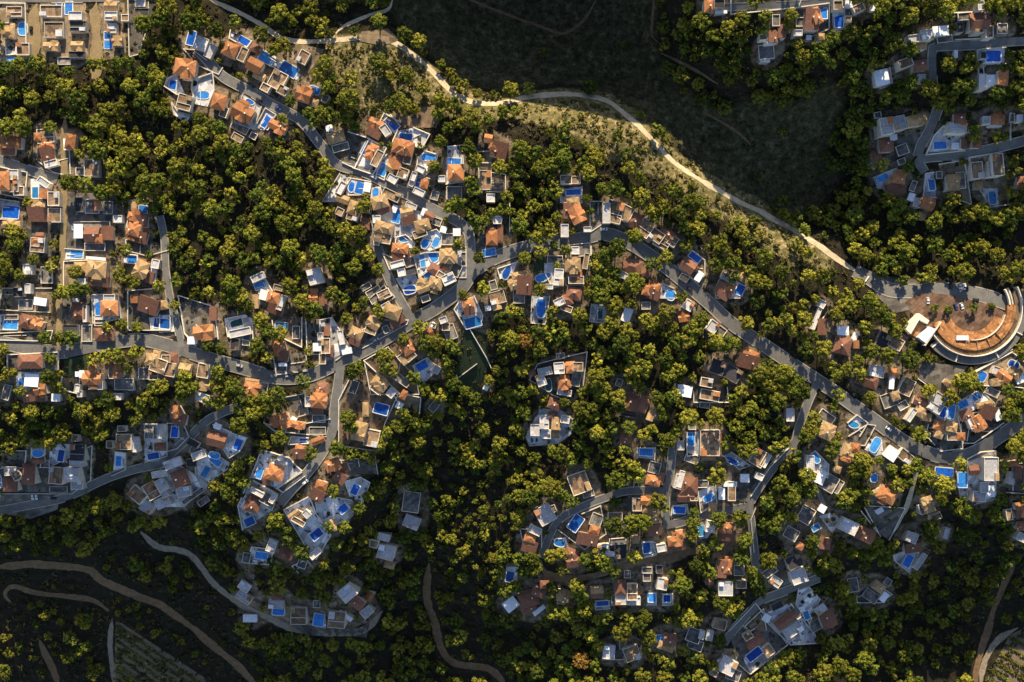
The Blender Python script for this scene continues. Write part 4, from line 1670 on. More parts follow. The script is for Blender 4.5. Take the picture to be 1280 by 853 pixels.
for p in plots:      # planting beds break up the yards
    us = [q[0] for q in p['p']]; vs_ = [q[1] for q in p['p']]; ar = (max(us) - min(us)) * (max(vs_) - min(vs_))
    for _ in range(min(5, int(ar / 130))):
        u, v = rng.uniform(min(us), max(us)), rng.uniform(min(vs_), max(vs_)); r = rng.uniform(1.6, 3.6)
        ui, vi = min(max(int(u) + 20, 4), 1315), min(max(int(v) + 20, 4), 895)
        if not inpoly(np.array([u]), np.array([v]), p['p'])[0] or HM[vi-3:vi+4, ui-3:ui+4].any() or PM[vi-2:vi+3, ui-2:ui+3].any() or (occ[vi-2:vi+3, ui-2:ui+3] >= 3).any(): continue
        a0 = rng.random() * 3; el = rng.uniform(.5, 1)
        pts = [(u + r * rng.uniform(.75, 1.2) * (math.cos(t) * math.cos(a0) - el * math.sin(t) * math.sin(a0)), v + r * rng.uniform(.75, 1.2) * (math.cos(t) * math.sin(a0) + el * math.sin(t) * math.cos(a0))) for t in [k * math.pi / 5 for k in range(10)]]
        sheet('garden_bed', pts, .46 + .01 * (nb % 9), M['pv' if rng.random() < .5 else 'bed']); BEDS.append((u, v, r)); nb += 1
for i, (m_, p) in enumerate(EXTRA):
    sheet('pavement', p, .36 + .01 * i, M[m_]); mark_poly(p, 3)
# ------------------------------------------------------------------ villas
# outbuildings and small terraces that fill the plots between the traced volumes
rf = random.Random(21); added = 0
for p in plots:
    if p['m'] in 'wv': mset(PM, p['p'])
for _ in range(9000):
    if added >= 270: break
    u, v = rf.uniform(2, 1278), rf.uniform(2, 851)
    if URB[int(v) + 20, int(u) + 20] < .16: continue
    nb = min(vols, key=lambda q: (q['u'] - u) ** 2 + (q['v'] - v) ** 2)
    d = dict(u=u, v=v, w=rf.uniform(8, 16), h=rf.uniform(7, 12), a=nb['a'] + rf.choice((0, 0, 90)), k=rf.choices('SBRFYOW', (30, 20, 15, 16, 8, 7, 4))[0], c=nb['c'])
    pts = [(d['u'] + x * .5 * (px - d['u']) * 2, d['v'] + x * .5 * (py - d['v']) * 2) for px, py in corners(d, .8) for x in (.5, 1)] + [(u, v)]
    cp = corners(d, .8); pts += [((cp[i][0] + cp[i - 1][0]) / 2, (cp[i][1] + cp[i - 1][1]) / 2) for i in range(4)]
    if any(not (0 < a + 20 < 1319 and 0 < b + 20 < 899) or occ[int(b) + 20, int(a) + 20] >= 3 or HM[int(b) + 20, int(a) + 20] or PM[int(b) + 20, int(a) + 20] for a, b in pts): continue
    if occ[int(v) + 20, int(u) + 20] == 1 and rf.random() < .5: continue
    if any((t[0] - u) ** 2 + (t[1] - v) ** 2 < (t[2] * .7 + 5) ** 2 for t in trees): continue
    if any(inpoly(np.array([u]), np.array([v]), A)[0] for A in [[(1190,340),(1280,340),(1280,470),(1130,470),(1110,340)], [(545,400),(620,400),(620,500),(545,500)]]): continue
    mset(HM, corners(d, 1)); vols.append(d); added += 1
def overlap(a, b, g):
    for P, Q in ((a, b), (b, a)):
        for d in (P,):
            for ang in (d['a'], d['a'] + 90):
                ax = (math.cos(math.radians(ang)), math.sin(math.radians(ang)))
                A = [x * ax[0] + y * ax[1] for x, y in corners(a, g)]; B = [x * ax[0] + y * ax[1] for x, y in corners(b)]
                if max(A) < min(B) or max(B) < min(A): return False
    return True
rank = {'O': 6, 'Y': 5, 'R': 4, 'F': 3, 'B': 3, 'D': 2, 'W': 1, 'S': 0}
par = list(range(len(vols))); size = [1] * len(vols); mains = [1 if v['k'] in 'OY' else 0 for v in vols]; area = [v['w'] * v['h'] for v in vols]
def find(i):
    while par[i] != i: i = par[i]
    return i
pairs = []
for i in range(len(vols)):
    for j in range(i):
        a, b = vols[i], vols[j]
        if abs(a['u'] - b['u']) < 45 and abs(a['v'] - b['v']) < 45 and overlap(a, b, .8):
            pairs.append((math.hypot(a['u'] - b['u'], a['v'] - b['v']), i, j))
for d, i, j in sorted(pairs):
    a, b = find(i), find(j)
    if a != b and size[a] + size[b] <= 5 and mains[a] + mains[b] <= 2 and area[a] + area[b] < 1300:
        par[a] = b; size[b] += size[a]; mains[b] += mains[a]; area[b] += area[a]
groups = {}
for i, v in enumerate(vols): groups.setdefault(find(i), []).append(v)
def hip(mb, w, h, z, rise, ov=.45):
    w, h = w / 2 + ov, h / 2 + ov
    n = len(mb.v)
    if w >= h: r0, r1 = (-(w - h * .95), 0), (w - h * .95, 0)
    else: r0, r1 = (0, -(h - w * .95)), (0, h - w * .95)
    mb.v += [(-w, -h, z), (w, -h, z), (w, h, z), (-w, h, z), (-w, -h, z + .22), (w, -h, z + .22), (w, h, z + .22), (-w, h, z + .22), (*r0, z + .22 + rise), (*r1, z + .22 + rise)]
    q = [(0, 3, 2, 1), (0, 1, 5, 4), (1, 2, 6, 5), (2, 3, 7, 6), (3, 0, 4, 7)]
    q += [(4, 5, 9, 8), (5, 6, 9), (6, 7, 8, 9), (7, 4, 8)] if w >= h else [(4, 5, 8), (5, 6, 9, 8), (6, 7, 9), (7, 4, 8, 9)]
    mb.f += [tuple(n + i for i in f) for f in q]
def gable(mb, w, h, z, rise, ov=.4):
    w, h = w / 2 + ov, h / 2 + ov; n = len(mb.v)
    mb.v += [(-w, -h, z), (w, -h, z), (w, h, z), (-w, h, z), (-w, -h, z + .2), (w, -h, z + .2), (w, h, z + .2), (-w, h, z + .2)]
    if w >= h: mb.v += [(-w, 0, z + .2 + rise), (w, 0, z + .2 + rise)]; q = [(4, 5, 9, 8), (6, 7, 8, 9), (5, 6, 9), (7, 4, 8)]
    else: mb.v += [(0, -h, z + .2 + rise), (0, h, z + .2 + rise)]; q = [(5, 6, 9, 8), (7, 4, 8, 9), (4, 5, 8), (6, 7, 9)]
    q += [(0, 3, 2, 1), (0, 1, 5, 4), (1, 2, 6, 5), (2, 3, 7, 6), (3, 0, 4, 7)]
    mb.f += [tuple(n + i for i in f) for f in q]
def shed(mb, w, h, z, rise, a, ov=.35):
    """single pitch falling away from the ridge it leans on (towards the foot of the hill)"""
    w, h = w / 2 + ov, h / 2 + ov; n = len(mb.v)
    # local y axis -> which side is lowest in the world's -Y
    ca, sa = math.cos(a), math.sin(a); dirs = {(0, -1): -ca, (0, 1): ca, (1, 0): sa, (-1, 0): -sa}   # world y of each local direction
    lx, ly = min(dirs, key=lambda k: dirs[k])
    up = [z + .2 + rise * (.5 - .5 * (x * lx + y * ly)) for x, y in ((-1, -1), (1, -1), (1, 1), (-1, 1))]
    mb.v += [(-w, -h, z), (w, -h, z), (w, h, z), (-w, h, z), (-w, -h, up[0]), (w, -h, up[1]), (w, h, up[2]), (-w, h, up[3])]
    mb.f += [tuple(n + i for i in f) for f in ((0, 3, 2, 1), (4, 5, 6, 7), (0, 1, 5, 4), (1, 2, 6, 5), (2, 3, 7, 6), (3, 0, 4, 7))]
def rect(w, h, g=0): return [(-w / 2 - g, -h / 2 - g), (w / 2 + g, -h / 2 - g), (w / 2 + g, h / 2 + g), (-w / 2 - g, h / 2 + g)]
LOOK = {'O': 'orange tiled villa', 'Y': 'ochre tiled villa', 'R': 'brown-red roofed house', 'F': 'flat pale-roofed villa', 'B': 'tan stepped terrace villa', 'D': 'dark flat-roofed house', 'W': 'small white canopy building', 'S': 'grey raised paved terrace'}
GROUPN = {'O': 'orange tiled villas', 'Y': 'ochre tiled villas', 'R': 'shade-toned terracotta houses', 'F': 'flat pale-roofed villas', 'B': 'tan stepped villas', 'D': 'dark roofed houses', 'W': 'small white canopy buildings', 'S': 'grey terraces'}
villas = []
for g in groups.values():
    main = max(g, key=lambda v: (v['k'] in 'OYRFBD', v['w'] * v['h'] * (1.6 if v['k'] in 'OY' else 1)))
    villas.append((main, g))
def near_pool(m):
    best = None
    for p in pools:
        d = math.hypot(p['u'] - m['u'], p['v'] - m['v'])
        if d < 26 and (best is None or d < best[0]): best = (d, p)
    return best[1] if best else None
lists = {}
for m, g in villas: lists.setdefault((m['c'], m['k']), []).append((m['u'], m['v'], m))
for L in lists.values(): L.sort(key=lambda q: q[0])
def vlabel(m, g):
    L = lists[(m['c'], m['k'])]; i = [id(q[2]) for q in L].index(id(m))
    lk = LOOK[m['k']]
    if len(g) > 3 and m['k'] in 'OYRFB': lk = 'rambling ' + lk
    if len(L) == 1: pos = 'the only one'
    elif i == 0: pos = 'leftmost'
    elif i == len(L) - 1: pos = 'rightmost'
    else: pos = ordi(i) + ' from left'
    return '%s, %s %s' % (lk, pos, WHERE[m['c']])
for m, g in villas:
    zs = []
    for v in g:
        X, Y, Z = atv([p[0] for p in corners(v)], [p[1] for p in corners(v)]); v['zmin'] = Z.min(); v['zmax'] = Z.max()
    x0, y0, z0 = at(m['u'], m['v'])
    base = empty({'W': 'pavilion', 'S': 'raised_terrace', 'B': 'terrace_house', 'D': 'terrace_house'}.get(m['k'], 'villa'), (x0, y0, z0))
    tag(base, vlabel(m, g), {'W': 'pavilion', 'S': 'terrace'}.get(m['k'], 'house'), GROUPN[m['k']])
    for v in sorted(g, key=lambda v: -v['w'] * v['h']):
        k = v['k']; ar = v['w'] * v['h']
        x, y, z = at(v['u'], v['v'], 3); s = mscale(z + 3) * (.88 if k in 'OYR' else .96); w, h = v['w'] * s, v['h'] * s; rz = -math.radians(v['a'])
        def put(mb, name, mat, parent=base):
            mb.xf(x - x0, y - y0, rz)
            mb.v = [(a, b, c + z - z0) for a, b, c in mb.v]
            return mb.link(name, mat, parent)
        lo = v['zmin'] - z - .8
        hb = {'O': 3.1, 'Y': 3.3, 'R': 2.8, 'F': 3.4, 'B': 2.9, 'D': 2.6, 'W': 2.5, 'S': .5}[k] + rng.random() * (1.6 if k in 'FBO' else .5) + (1.6 if ar > 330 and k in 'OYF' else 0)
        v['top'] = hb
        hb += max(0, v['zmax'] - z) * .6
        rise = min(w, h) * .5 * math.tan(math.radians(27))
        if k in 'OYR':
            ab = [q for q in g if q is not v and q['k'] in 'OY' and abs(q['u'] - v['u']) < (q['w'] + v['w']) / 2 and 0 < v['v'] - q['v'] < 24]
            put(MB().box(-w / 2, -h / 2, lo, w / 2, h / 2, hb + .02), 'wall', M['wall'])
            r = MB()
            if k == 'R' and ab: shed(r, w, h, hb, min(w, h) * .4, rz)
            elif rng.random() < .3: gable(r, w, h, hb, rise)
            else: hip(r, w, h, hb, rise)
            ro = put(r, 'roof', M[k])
            if ar > 190 and rng.random() < .7:
                c = MB(); cx, cy = w * (rng.random() - .5) * .5, h * (rng.random() - .5) * .5
                c.box(cx - .35, cy - .35, hb, cx + .35, cy + .35, hb + rise + .9); c.box(cx - .45, cy - .45, hb + rise + .9, cx + .45, cy + .45, hb + rise + 1.05)
                co_ = put(c, 'chimney', M['wall'], ro)
            if ar > 150 and k != 'R' and rng.random() < .75:      # a cross wing through the roof
                r2 = MB(); lw, lh = (w * (.34 + .2 * rng.random()), h * (1.05 + .2 * rng.random())) if w >= h else (w * (1.05 + .2 * rng.random()), h * (.34 + .2 * rng.random()))
                oxx, oyy = ((rng.random() - .5) * (w - lw) * .9, (rng.random() - .5) * 2) if w >= h else ((rng.random() - .5) * 2, (rng.random() - .5) * (h - lh) * .9)
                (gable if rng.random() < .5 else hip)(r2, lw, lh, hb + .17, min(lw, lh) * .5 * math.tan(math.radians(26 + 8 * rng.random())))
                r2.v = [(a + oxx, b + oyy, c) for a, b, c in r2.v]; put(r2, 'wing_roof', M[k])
                put(MB().box(oxx - lw / 2 + .05, oyy - lh / 2 + .05, lo, oxx + lw / 2 - .05, oyy + lh / 2 - .05, hb + .19), 'wing_wall', M['wall'])
            if k != 'R' and rng.random() < .45 and w > 6 and h > 5:      # a lower porch wing along one side
                sd = rng.choice((-1, 1)); pw = w * (.35 + .3 * rng.random()); px = (rng.random() - .5) * (w - pw); d = 2.2 + rng.random()
                pr = MB(); hp = hb - .9; yy = sd * (h / 2 + d / 2)
                hip(pr, pw, d, hp - .25, .35, .2); pr.v = [(a, b + yy, c) for a, b, c in pr.v]; pr.v = [(a + px, b, c) for a, b, c in pr.v]
                put(pr, 'porch_roof', M[k])
                for q in (-1, 1): put(MB().box(px + q * (pw / 2 - .3) - .2, yy + sd * (d / 2 - .3) - .2, lo, px + q * (pw / 2 - .3) + .2, yy + sd * (d / 2 - .3) + .2, hp - .25), 'porch_post', M['wall'])
        elif k in 'FBD':
            put(MB().box(-w / 2, -h / 2, lo, w / 2, h / 2, hb), 'wall', M['wall'])
            put(MB().box(-w / 2 + .28, -h / 2 + .28, hb - .05, w / 2 - .28, h / 2 - .28, hb + .06), 'roof', M[k])
            pt = .3 if min(w, h) > 4 else .2
            put(MB().ring(rect(w, h, .03), rect(w, h, -pt), hb - .1, hb + .55 + .3 * rng.random()), 'parapet', M['wall'] if k != 'D' else M['S'])
            if min(w, h) > 5.5:
                n = rng.choice((1, 1, 2))
                for q in range(n):   # stair heads and low dividing walls on the roof terrace
                    bw, bh = w * (.22 + .2 * rng.random()), h * (.22 + .2 * rng.random()); sx, sy = rng.choice((-1, 1)), rng.choice((-1, 1))
                    cx, cy = sx * (w / 2 - bw / 2 - .36), sy * (h / 2 - bh / 2 - .36)
                    if q == 1: put(MB().box(-w / 2 + .4, -h * .1 - .12, hb, w / 2 - .4, -h * .1 + .12, hb + .8), 'terrace_wall', M['gwall'])
                    else:
                        so_ = put(MB().box(cx - bw / 2, cy - bh / 2, hb + .05, cx + bw / 2, cy + bh / 2, hb + 2.1), 'stair_head', M['wall'])
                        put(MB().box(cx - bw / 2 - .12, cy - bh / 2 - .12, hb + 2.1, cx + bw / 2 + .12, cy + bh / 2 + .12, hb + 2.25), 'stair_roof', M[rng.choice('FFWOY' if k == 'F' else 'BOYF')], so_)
        elif k == 'W':
            put(MB().box(-w / 2, -h / 2, hb, w / 2, h / 2, hb + .2), 'roof', M['W'])
            put(MB().box(-w / 2 + .3, -h / 2 + .3, lo, w / 2 - .3, h / 2 - .3, hb), 'wall', M['wall'])
        else:
            put(MB().box(-w / 2, -h / 2, lo, w / 2, h / 2, hb), 'terrace', M['S'])
            put(MB().ring(rect(w, h, .02), rect(w, h, -.28), hb - .2, hb + .8), 'parapet', M['gwall'])
        mark_poly(corners(v, 1.5), 4)
# ------------------------------------------------------------------ swimming pools
def pool_outline(k, w, h):
    P = []; n = 28
    if k == 'r':
        r = min(w, h) * .08
        for cx, cy, a0 in ((w/2-r, h/2-r, 0), (-w/2+r, h/2-r, 90), (-w/2+r, -h/2+r, 180), (w/2-r, -h/2+r, 270)):
            for q in range(3): a = math.radians(a0 + q * 45); P.append((cx + r * math.cos(a), cy + r * math.sin(a)))
    elif k == 'o':
        for i in range(n):
            a = 2 * math.pi * i / n; c, s = math.cos(a), math.sin(a); e = .62
            P.append((w / 2 * math.copysign(abs(c) ** e, c), h / 2 * math.copysign(abs(s) ** e, s)))
    else:
        for i in range(n):
            a = 2 * math.pi * i / n; c, s = math.cos(a), math.sin(a)
            x, y = w / 2 * c, h / 2 * s
            if w > h: y = y * (1 - .18 * c) - h * .16 * (1 - (2 * x / w) ** 2) * (s > 0)
            else: x = x * (1 - .18 * s) - w * .16 * (1 - (2 * y / h) ** 2) * (c > 0)
            P.append((x, y))
    return P
plist = {}
for p in pools: plist.setdefault((p['c'], p['k']), []).append(p)
for L in plist.values(): L.sort(key=lambda p: p['u'])
DARKP = {(95, 515)}
for p in pools:
    X, Y, Z = atv([q[0] for q in corners(p, 1)], [q[1] for q in corners(p, 1)])
    x, y, z = at(p['u'], p['v'], .6); zt = max(Z.max(), z) * .75 + .25 * z + .45 - z
    s = mscale(z); w, h = p['w'] * s, p['h'] * s
    o = empty('swimming_pool', (x, y, z), -math.radians(p['a']))
    L = plist[(p['c'], p['k'])]; i = L.index(p)
    nm = {'r': 'rectangular blue swimming pool', 'o': 'oval blue swimming pool', 'k': 'curved blue swimming pool'}[p['k']]
    pos = 'the only one' if len(L) == 1 else 'leftmost' if i == 0 else 'rightmost' if i == len(L) - 1 else ordi(i) + ' from left'
    green = (abs(p['u'] - 295) < 4 and abs(p['v'] - 404) < 4) or (abs(p['u'] - 686) < 4 and abs(p['v'] - 481) < 4) or (abs(p['u'] - 750) < 4 and abs(p['v'] - 392) < 4)
    if green: nm = nm.replace('blue', 'dark green')
    tag(o, '%s, %s %s' % (nm, pos, WHERE[p['c']]), 'pool', 'swimming pools')
    out = pool_outline(p['k'], w, h); f = 1
    R = [(a * (1 + .9 / w), b * (1 + .9 / h)) for a, b in out]
    MB().ring(R, out, min(Z.min() - z, zt) - .8, zt).link('coping', M['cop'], o)
    MB().prism([(a * .999, b * .999) for a, b in out], zt - .7, zt - .16).link('water', M['water3'] if green else (M['water2'] if rng.random() < .28 else M['water']), o)
    mark_poly(corners(p, 3), 4)
# ------------------------------------------------------------------ garden walls
wl = {}
cand = [p for p in plots if p['m'] != 'v' and (p['wall'] or rng.random() < .75) and not (p['c'] == 'gully' and p['m'] == 'd')] 
for p in cand: p['cu'] = sum(q[0] for q in p['p']) / len(p['p']); wl.setdefault(p['c'], []).append(p)
for L in wl.values(): L.sort(key=lambda p: p['cu'])
MAT_N = {'w': 'pale paved pool yard', 't': 'tan paved yard', 'd': 'dark grey yard', 'b': 'brown yard'}
def wall_mesh(pts, closed, h, t, skip=None):
    """a thin wall following the ground along pixel points"""
    P = []
    n = len(pts); m = n if closed else n - 1
    mb = MB()
    for i in range(m):
        if skip == i: continue
        p = np.array(pts[i]); q = np.array(pts[(i + 1) % n]); k = max(1, int(np.hypot(*(q - p)) / 8))
        X, Y, Z = atv(*np.array([p + (q - p) * j / k for j in range(k + 1)]).T)
        dx, dy = X[-1] - X[0], Y[-1] - Y[0]; l = math.hypot(dx, dy) or 1; nx_, ny_ = -dy / l * t / 2, dx / l * t / 2; ex, ey = dx / l * t * .49, dy / l * t * .49
        X[0] -= ex; Y[0] -= ey; X[-1] += ex; Y[-1] += ey
        b0 = len(mb.v)
        for j in range(k + 1):
            mb.v += [(X[j] - nx_, Y[j] - ny_, Z[j] - .8), (X[j] + nx_, Y[j] + ny_, Z[j] - .8), (X[j] + nx_, Y[j] + ny_, Z[j] + h), (X[j] - nx_, Y[j] - ny_, Z[j] + h)]
        for j in range(k):
            a = b0 + 4 * j
            for e in range(4): mb.f.append((a + e, a + (e + 1) % 4, a + 4 + (e + 1) % 4, a + 4 + e))
        mb.f += [(b0, b0 + 1, b0 + 2, b0 + 3), (b0 + 4 * k, b0 + 4 * k + 3, b0 + 4 * k + 2, b0 + 4 * k + 1)]
    return mb
for c, L in wl.items():
    for i, p in enumerate(L):
        mb = wall_mesh(p['p'], True, 1.3 + .9 * rng.random() if p['wall'] else .9 + .7 * rng.random(), .55, rng.randrange(len(p['p'])))
        o = mb.link('garden_wall', M['gwall'])
        pos = 'leftmost' if i == 0 else 'rightmost' if i == len(L) - 1 else ordi(i) + ' from left'
        for q in range(rng.choice((0, 1, 1, 2))):
            n = len(p['p']); a_ = rng.randrange(n); b_ = (a_ + n // 2) % n; t_ = rng.uniform(.25, .75); A_ = np.array(p['p'][a_]) * t_ + np.array(p['p'][(a_ + 1) % n]) * (1 - t_); B_ = np.array(p['p'][b_]) * (1 - t_) + np.array(p['p'][(b_ + 1) % n]) * t_
            wall_mesh([tuple(A_ * .93 + B_ * .07), tuple(A_ * .5 + B_ * .5)], False, .8, .4).link('terrace_wall', M['gwall'], o)
        tag(o, 'garden wall round a %s, %s %s' % (MAT_N[p['m']], pos, WHERE[c]), 'wall', 'garden walls')
WALLS = [  # free-standing walls beside the roads and lots: points, label
 ([(1085,346),(1081,352)], 'short white wall at the mouth of the dirt track'),
 ([(1207,470),(1225,460),(1245,449),(1264,437)], 'white curved wall behind the arena and above the oval pools'),
 ([(1175,493),(1190,503),(1197,503)], 'white wall between the parking lot and the fan of villas'),
 ([(1142,470),(1160,483),(1176,496)], 'ochre boundary wall below the parking lot beside the arena'),
 ([(345,455),(346,470)], 'short white wall at the road fork beside a yard'),
 ([(485,434),(520,472)], 'straight white wall running down from the main road beside an ochre roof'),
 ([(568,476),(596,455)], 'straight white wall across the dark green lawn'),
 ([(587,411),(608,447),(614,460)], 'long pale wall on the outer side of the dark lawn'),
 ([(455,451),(500,492)], 'straight white wall beside the ochre villa above the big pool'),
 ([(1110,674),(1120,660),(1128,645)], 'white sloping wall beside the dark yard on the lower slope'),
 ([(1075,638),(1100,670)], 'thin diagonal wall beside the dark grey yard on the lower slope'),
 ([(937,184),(0,0)], ''),
 ([(1262,142),(1262,176)], 'straight wall beside the house plot above the grey road'),
 ([(637,245),(637,290)], 'thin straight wall through the dark gardens above the main road'),
 ([(1035,388),(1013,418)], 'thin slanting wall beside the small yard under the pines'),
 ([(944,635),(938,650),(942,690)], 'white wall along the edge of the wooded lane'),
 ([(938,620),(962,584),(985,560)], 'white wall along the slanting lane by the pines'),
 ([(1000,760),(1024,803)], 'white retaining wall on the outer edge of the lowest paved yard'),
]
for pts, lb in WALLS:
    if lb: tag(wall_mesh(pts, False, 1.6, .5).link('garden_wall', M['gwall']), lb, 'wall', 'garden walls')
# ------------------------------------------------------------------ amphitheatre
ax_, ay_, az_ = at(1066 + 880 * K, 330 + 330 * K); azs = mscale(az_) * K
azb = max(at(1066 + 400 * K, 330 + 300 * K)[2], at(1066 + 1100 * K, 330 + 360 * K)[2], az_) + .35
am = empty('amphitheatre', (ax_, ay_, azb)); tag(am, 'open-air arena with a crescent of orange terracotta tiers inside a white rim', 'arena')
def arc(r0, r1, z0, z1, a0, a1, n=40):
    """ring sector, angles clockwise in the picture from its right-hand horizontal"""
    A = [math.radians(-(a0 + (a1 - a0) * i / n)) for i in range(n + 1)]
    mb = MB(); 
    for a in A:
        c, s = math.cos(a), math.sin(a); mb.v += [(r0 * azs * c, r0 * azs * s, z0), (r1 * azs * c, r1 * azs * s, z0), (r1 * azs * c, r1 * azs * s, z1), (r0 * azs * c, r0 * azs * s, z1)]
    for i in range(n):
        for e in range(4): a = 4 * i; mb.f.append((a + e, a + (e + 1) % 4, a + 4 + (e + 1) % 4, a + 4 + e))
    mb.f += [(0, 1, 2, 3), (4 * n + 3, 4 * n + 2, 4 * n + 1, 4 * n)]
    return mb
nT = 7
for i in range(nT):
    arc(175 + i * 20, 195 + i * 20 + .02, -6, .25 + i * .32, 20 if i < 4 else -5, 158, 44).link('tier', M['terra'], am)
arc(236, 241, 0, 2.6, 12, 95).link('inner_rim', M['wall'], am)
arc(315.5, 354, -8, .9, -22, 142).link('walkway', M['pb'], am)
arc(355, 361, -8, 3.2, -26, 146).link('outer_rim', M['wall'], am)
arc(363, 420, -9, .3, -20, 138).link('lower_walkway', M['asph'], am)
for a in (28, 62, 107, 135): arc(363, 419, -8, 1.4, a, a + 1.1, 2).link('divider_wall', M['wall'], am)
for a in (48, 66, 84, 102, 120): arc(250, 314, 0, 2.75, a, a + .7, 2).link('aisle', M['Y'], am)
MB().box(-4, -1.6, 0, 4, 1.6, 2.9).xf(-85 * azs, -222 * azs, 0).link('control_booth', M['W'], am)
for a0 in (0, 20): arc(290 - a0, 300 - a0, 0, 2.0, -30, -5).link('stair_wall', M['wall'], am)
mark_poly([(1066 + (880 + 440 * math.cos(math.radians(a))) * K, 330 + (330 + 440 * math.sin(math.radians(a)) * (1 if a < 180 else .5)) * K) for a in range(0, 360, 10)], 4)
def px_prism(pts, z0, z1, ref):
    rx, ry, rzv = ref; P = []
    for u, v in pts: x, y, z = at(u, v); P.append((x - rx, y - ry))
    if sum((P[i][0] * P[(i + 1) % len(P)][1] - P[(i + 1) % len(P)][0] * P[i][1]) for i in range(len(P))) < 0: P.reverse()
    return MB().prism(P, z0, z1)
def T_(x, y): return (1066 + x * K, 330 + y * K)
ref = at(*T_(480, 480)); px_prism([T_(*q) for q in ((352, 350), (400, 275), (480, 228), (570, 216), (700, 232), (850, 262), (1000, 300), (1110, 352), (1200, 420), (1150, 520), (1000, 600), (880, 640), (700, 610), (620, 560), (500, 600), (380, 520))], -4, .04, (ax_, ay_, 0)).link('plaza', M['plaza'], am)
sb = empty('stage_building', ref); tag(sb, 'white stage building with an open brown courtyard at the arena end', 'building')
px_prism([T_(470, 370), T_(545, 425), T_(530, 450), T_(470, 420), T_(410, 525), T_(375, 490), T_(400, 440)], -4, 5.2, ref).link('wing', M['wall'], sb)
px_prism([T_(545, 468), T_(598, 490), T_(520, 590), T_(465, 548)], -4, 4.6, ref).link('stage_house', M['W'], sb)
px_prism([T_(472, 425), T_(540, 465), T_(465, 545), T_(412, 525)], -4, .9, ref).link('courtyard', M['terra'], sb)
px_prism([T_(600, 490), T_(632, 430), T_(640, 436), T_(520, 612), T_(508, 606)], -4, 4.2, ref).link('screen_wall', M['wall'], sb)
mark_poly([T_(460, 360), T_(640, 430), T_(520, 610), T_(370, 490)], 4)
# ------------------------------------------------------------------ cars
def car_parts(col, van=False):
    L_, Wd = (4.9, 1.95) if van else (4.3, 1.8); b = MB(); hh = 1.9 if van else .82
    prof = [(-L_/2, .35), (-L_/2 + .05, .85), (L_/2 - .9, .85), (L_/2 - .05, .7), (L_/2, .35)] if not van else [(-L_/2, .35), (-L_/2, 1.85), (L_/2 - 1.3, 1.85), (L_/2 - .7, 1.0), (L_/2, .85), (L_/2, .35)]
    n = len(prof)
    b.v += [(x, -Wd / 2, z) for x, z in prof] + [(x, Wd / 2, z) for x, z in prof]
    b.f += [tuple(range(n)), tuple(range(2 * n - 1, n - 1, -1))] + [(i, n + i, n + (i + 1) % n, (i + 1) % n) for i in range(n)]
    g = MB()
    if not van:
        v0 = [(-1.75, .84), (1.0, .84)]; v1 = [(-1.3, 1.36), (.35, 1.36)]; q = len(g.v)
        for y in (-1, 1):
            g.v += [(v0[0][0], y * .84, .84), (v0[1][0], y * .84, .84), (v1[1][0], y * .68, 1.36), (v1[0][0], y * .68, 1.36)]
        g.f += [(0, 1, 2, 3), (7, 6, 5, 4), (0, 4, 5, 1), (1, 5, 6, 2), (2, 6, 7, 3), (3, 7, 4, 0)]
        b.box(-1.28, -.67, 1.365, .33, .67, 1.43)
    else: g.box(L_/2 - 1.28, -.85, 1.1, L_/2 - .74, .85, 1.8)
    wh = []
    for sx in (-1.3, 1.3):
        for sy in (-1, 1):
            w_ = MB(); P = [(sx + .33 * math.cos(i * math.pi / 6), .33 + .33 * math.sin(i * math.pi / 6)) for i in range(12)]; y0 = sy * Wd / 2 - .12
            w_.v += [(x, y0, z) for x, z in P] + [(x, y0 + .22, z) for x, z in P]; w_.f += [tuple(range(12)), tuple(range(23, 11, -1))] + [(i, 12 + i, 12 + (i + 1) % 12, (i + 1) % 12) for i in range(12)]
            wh.append(w_)
    return b, g, wh
def Z(ox, oy, x, y): return ox + x * K, oy + y * K
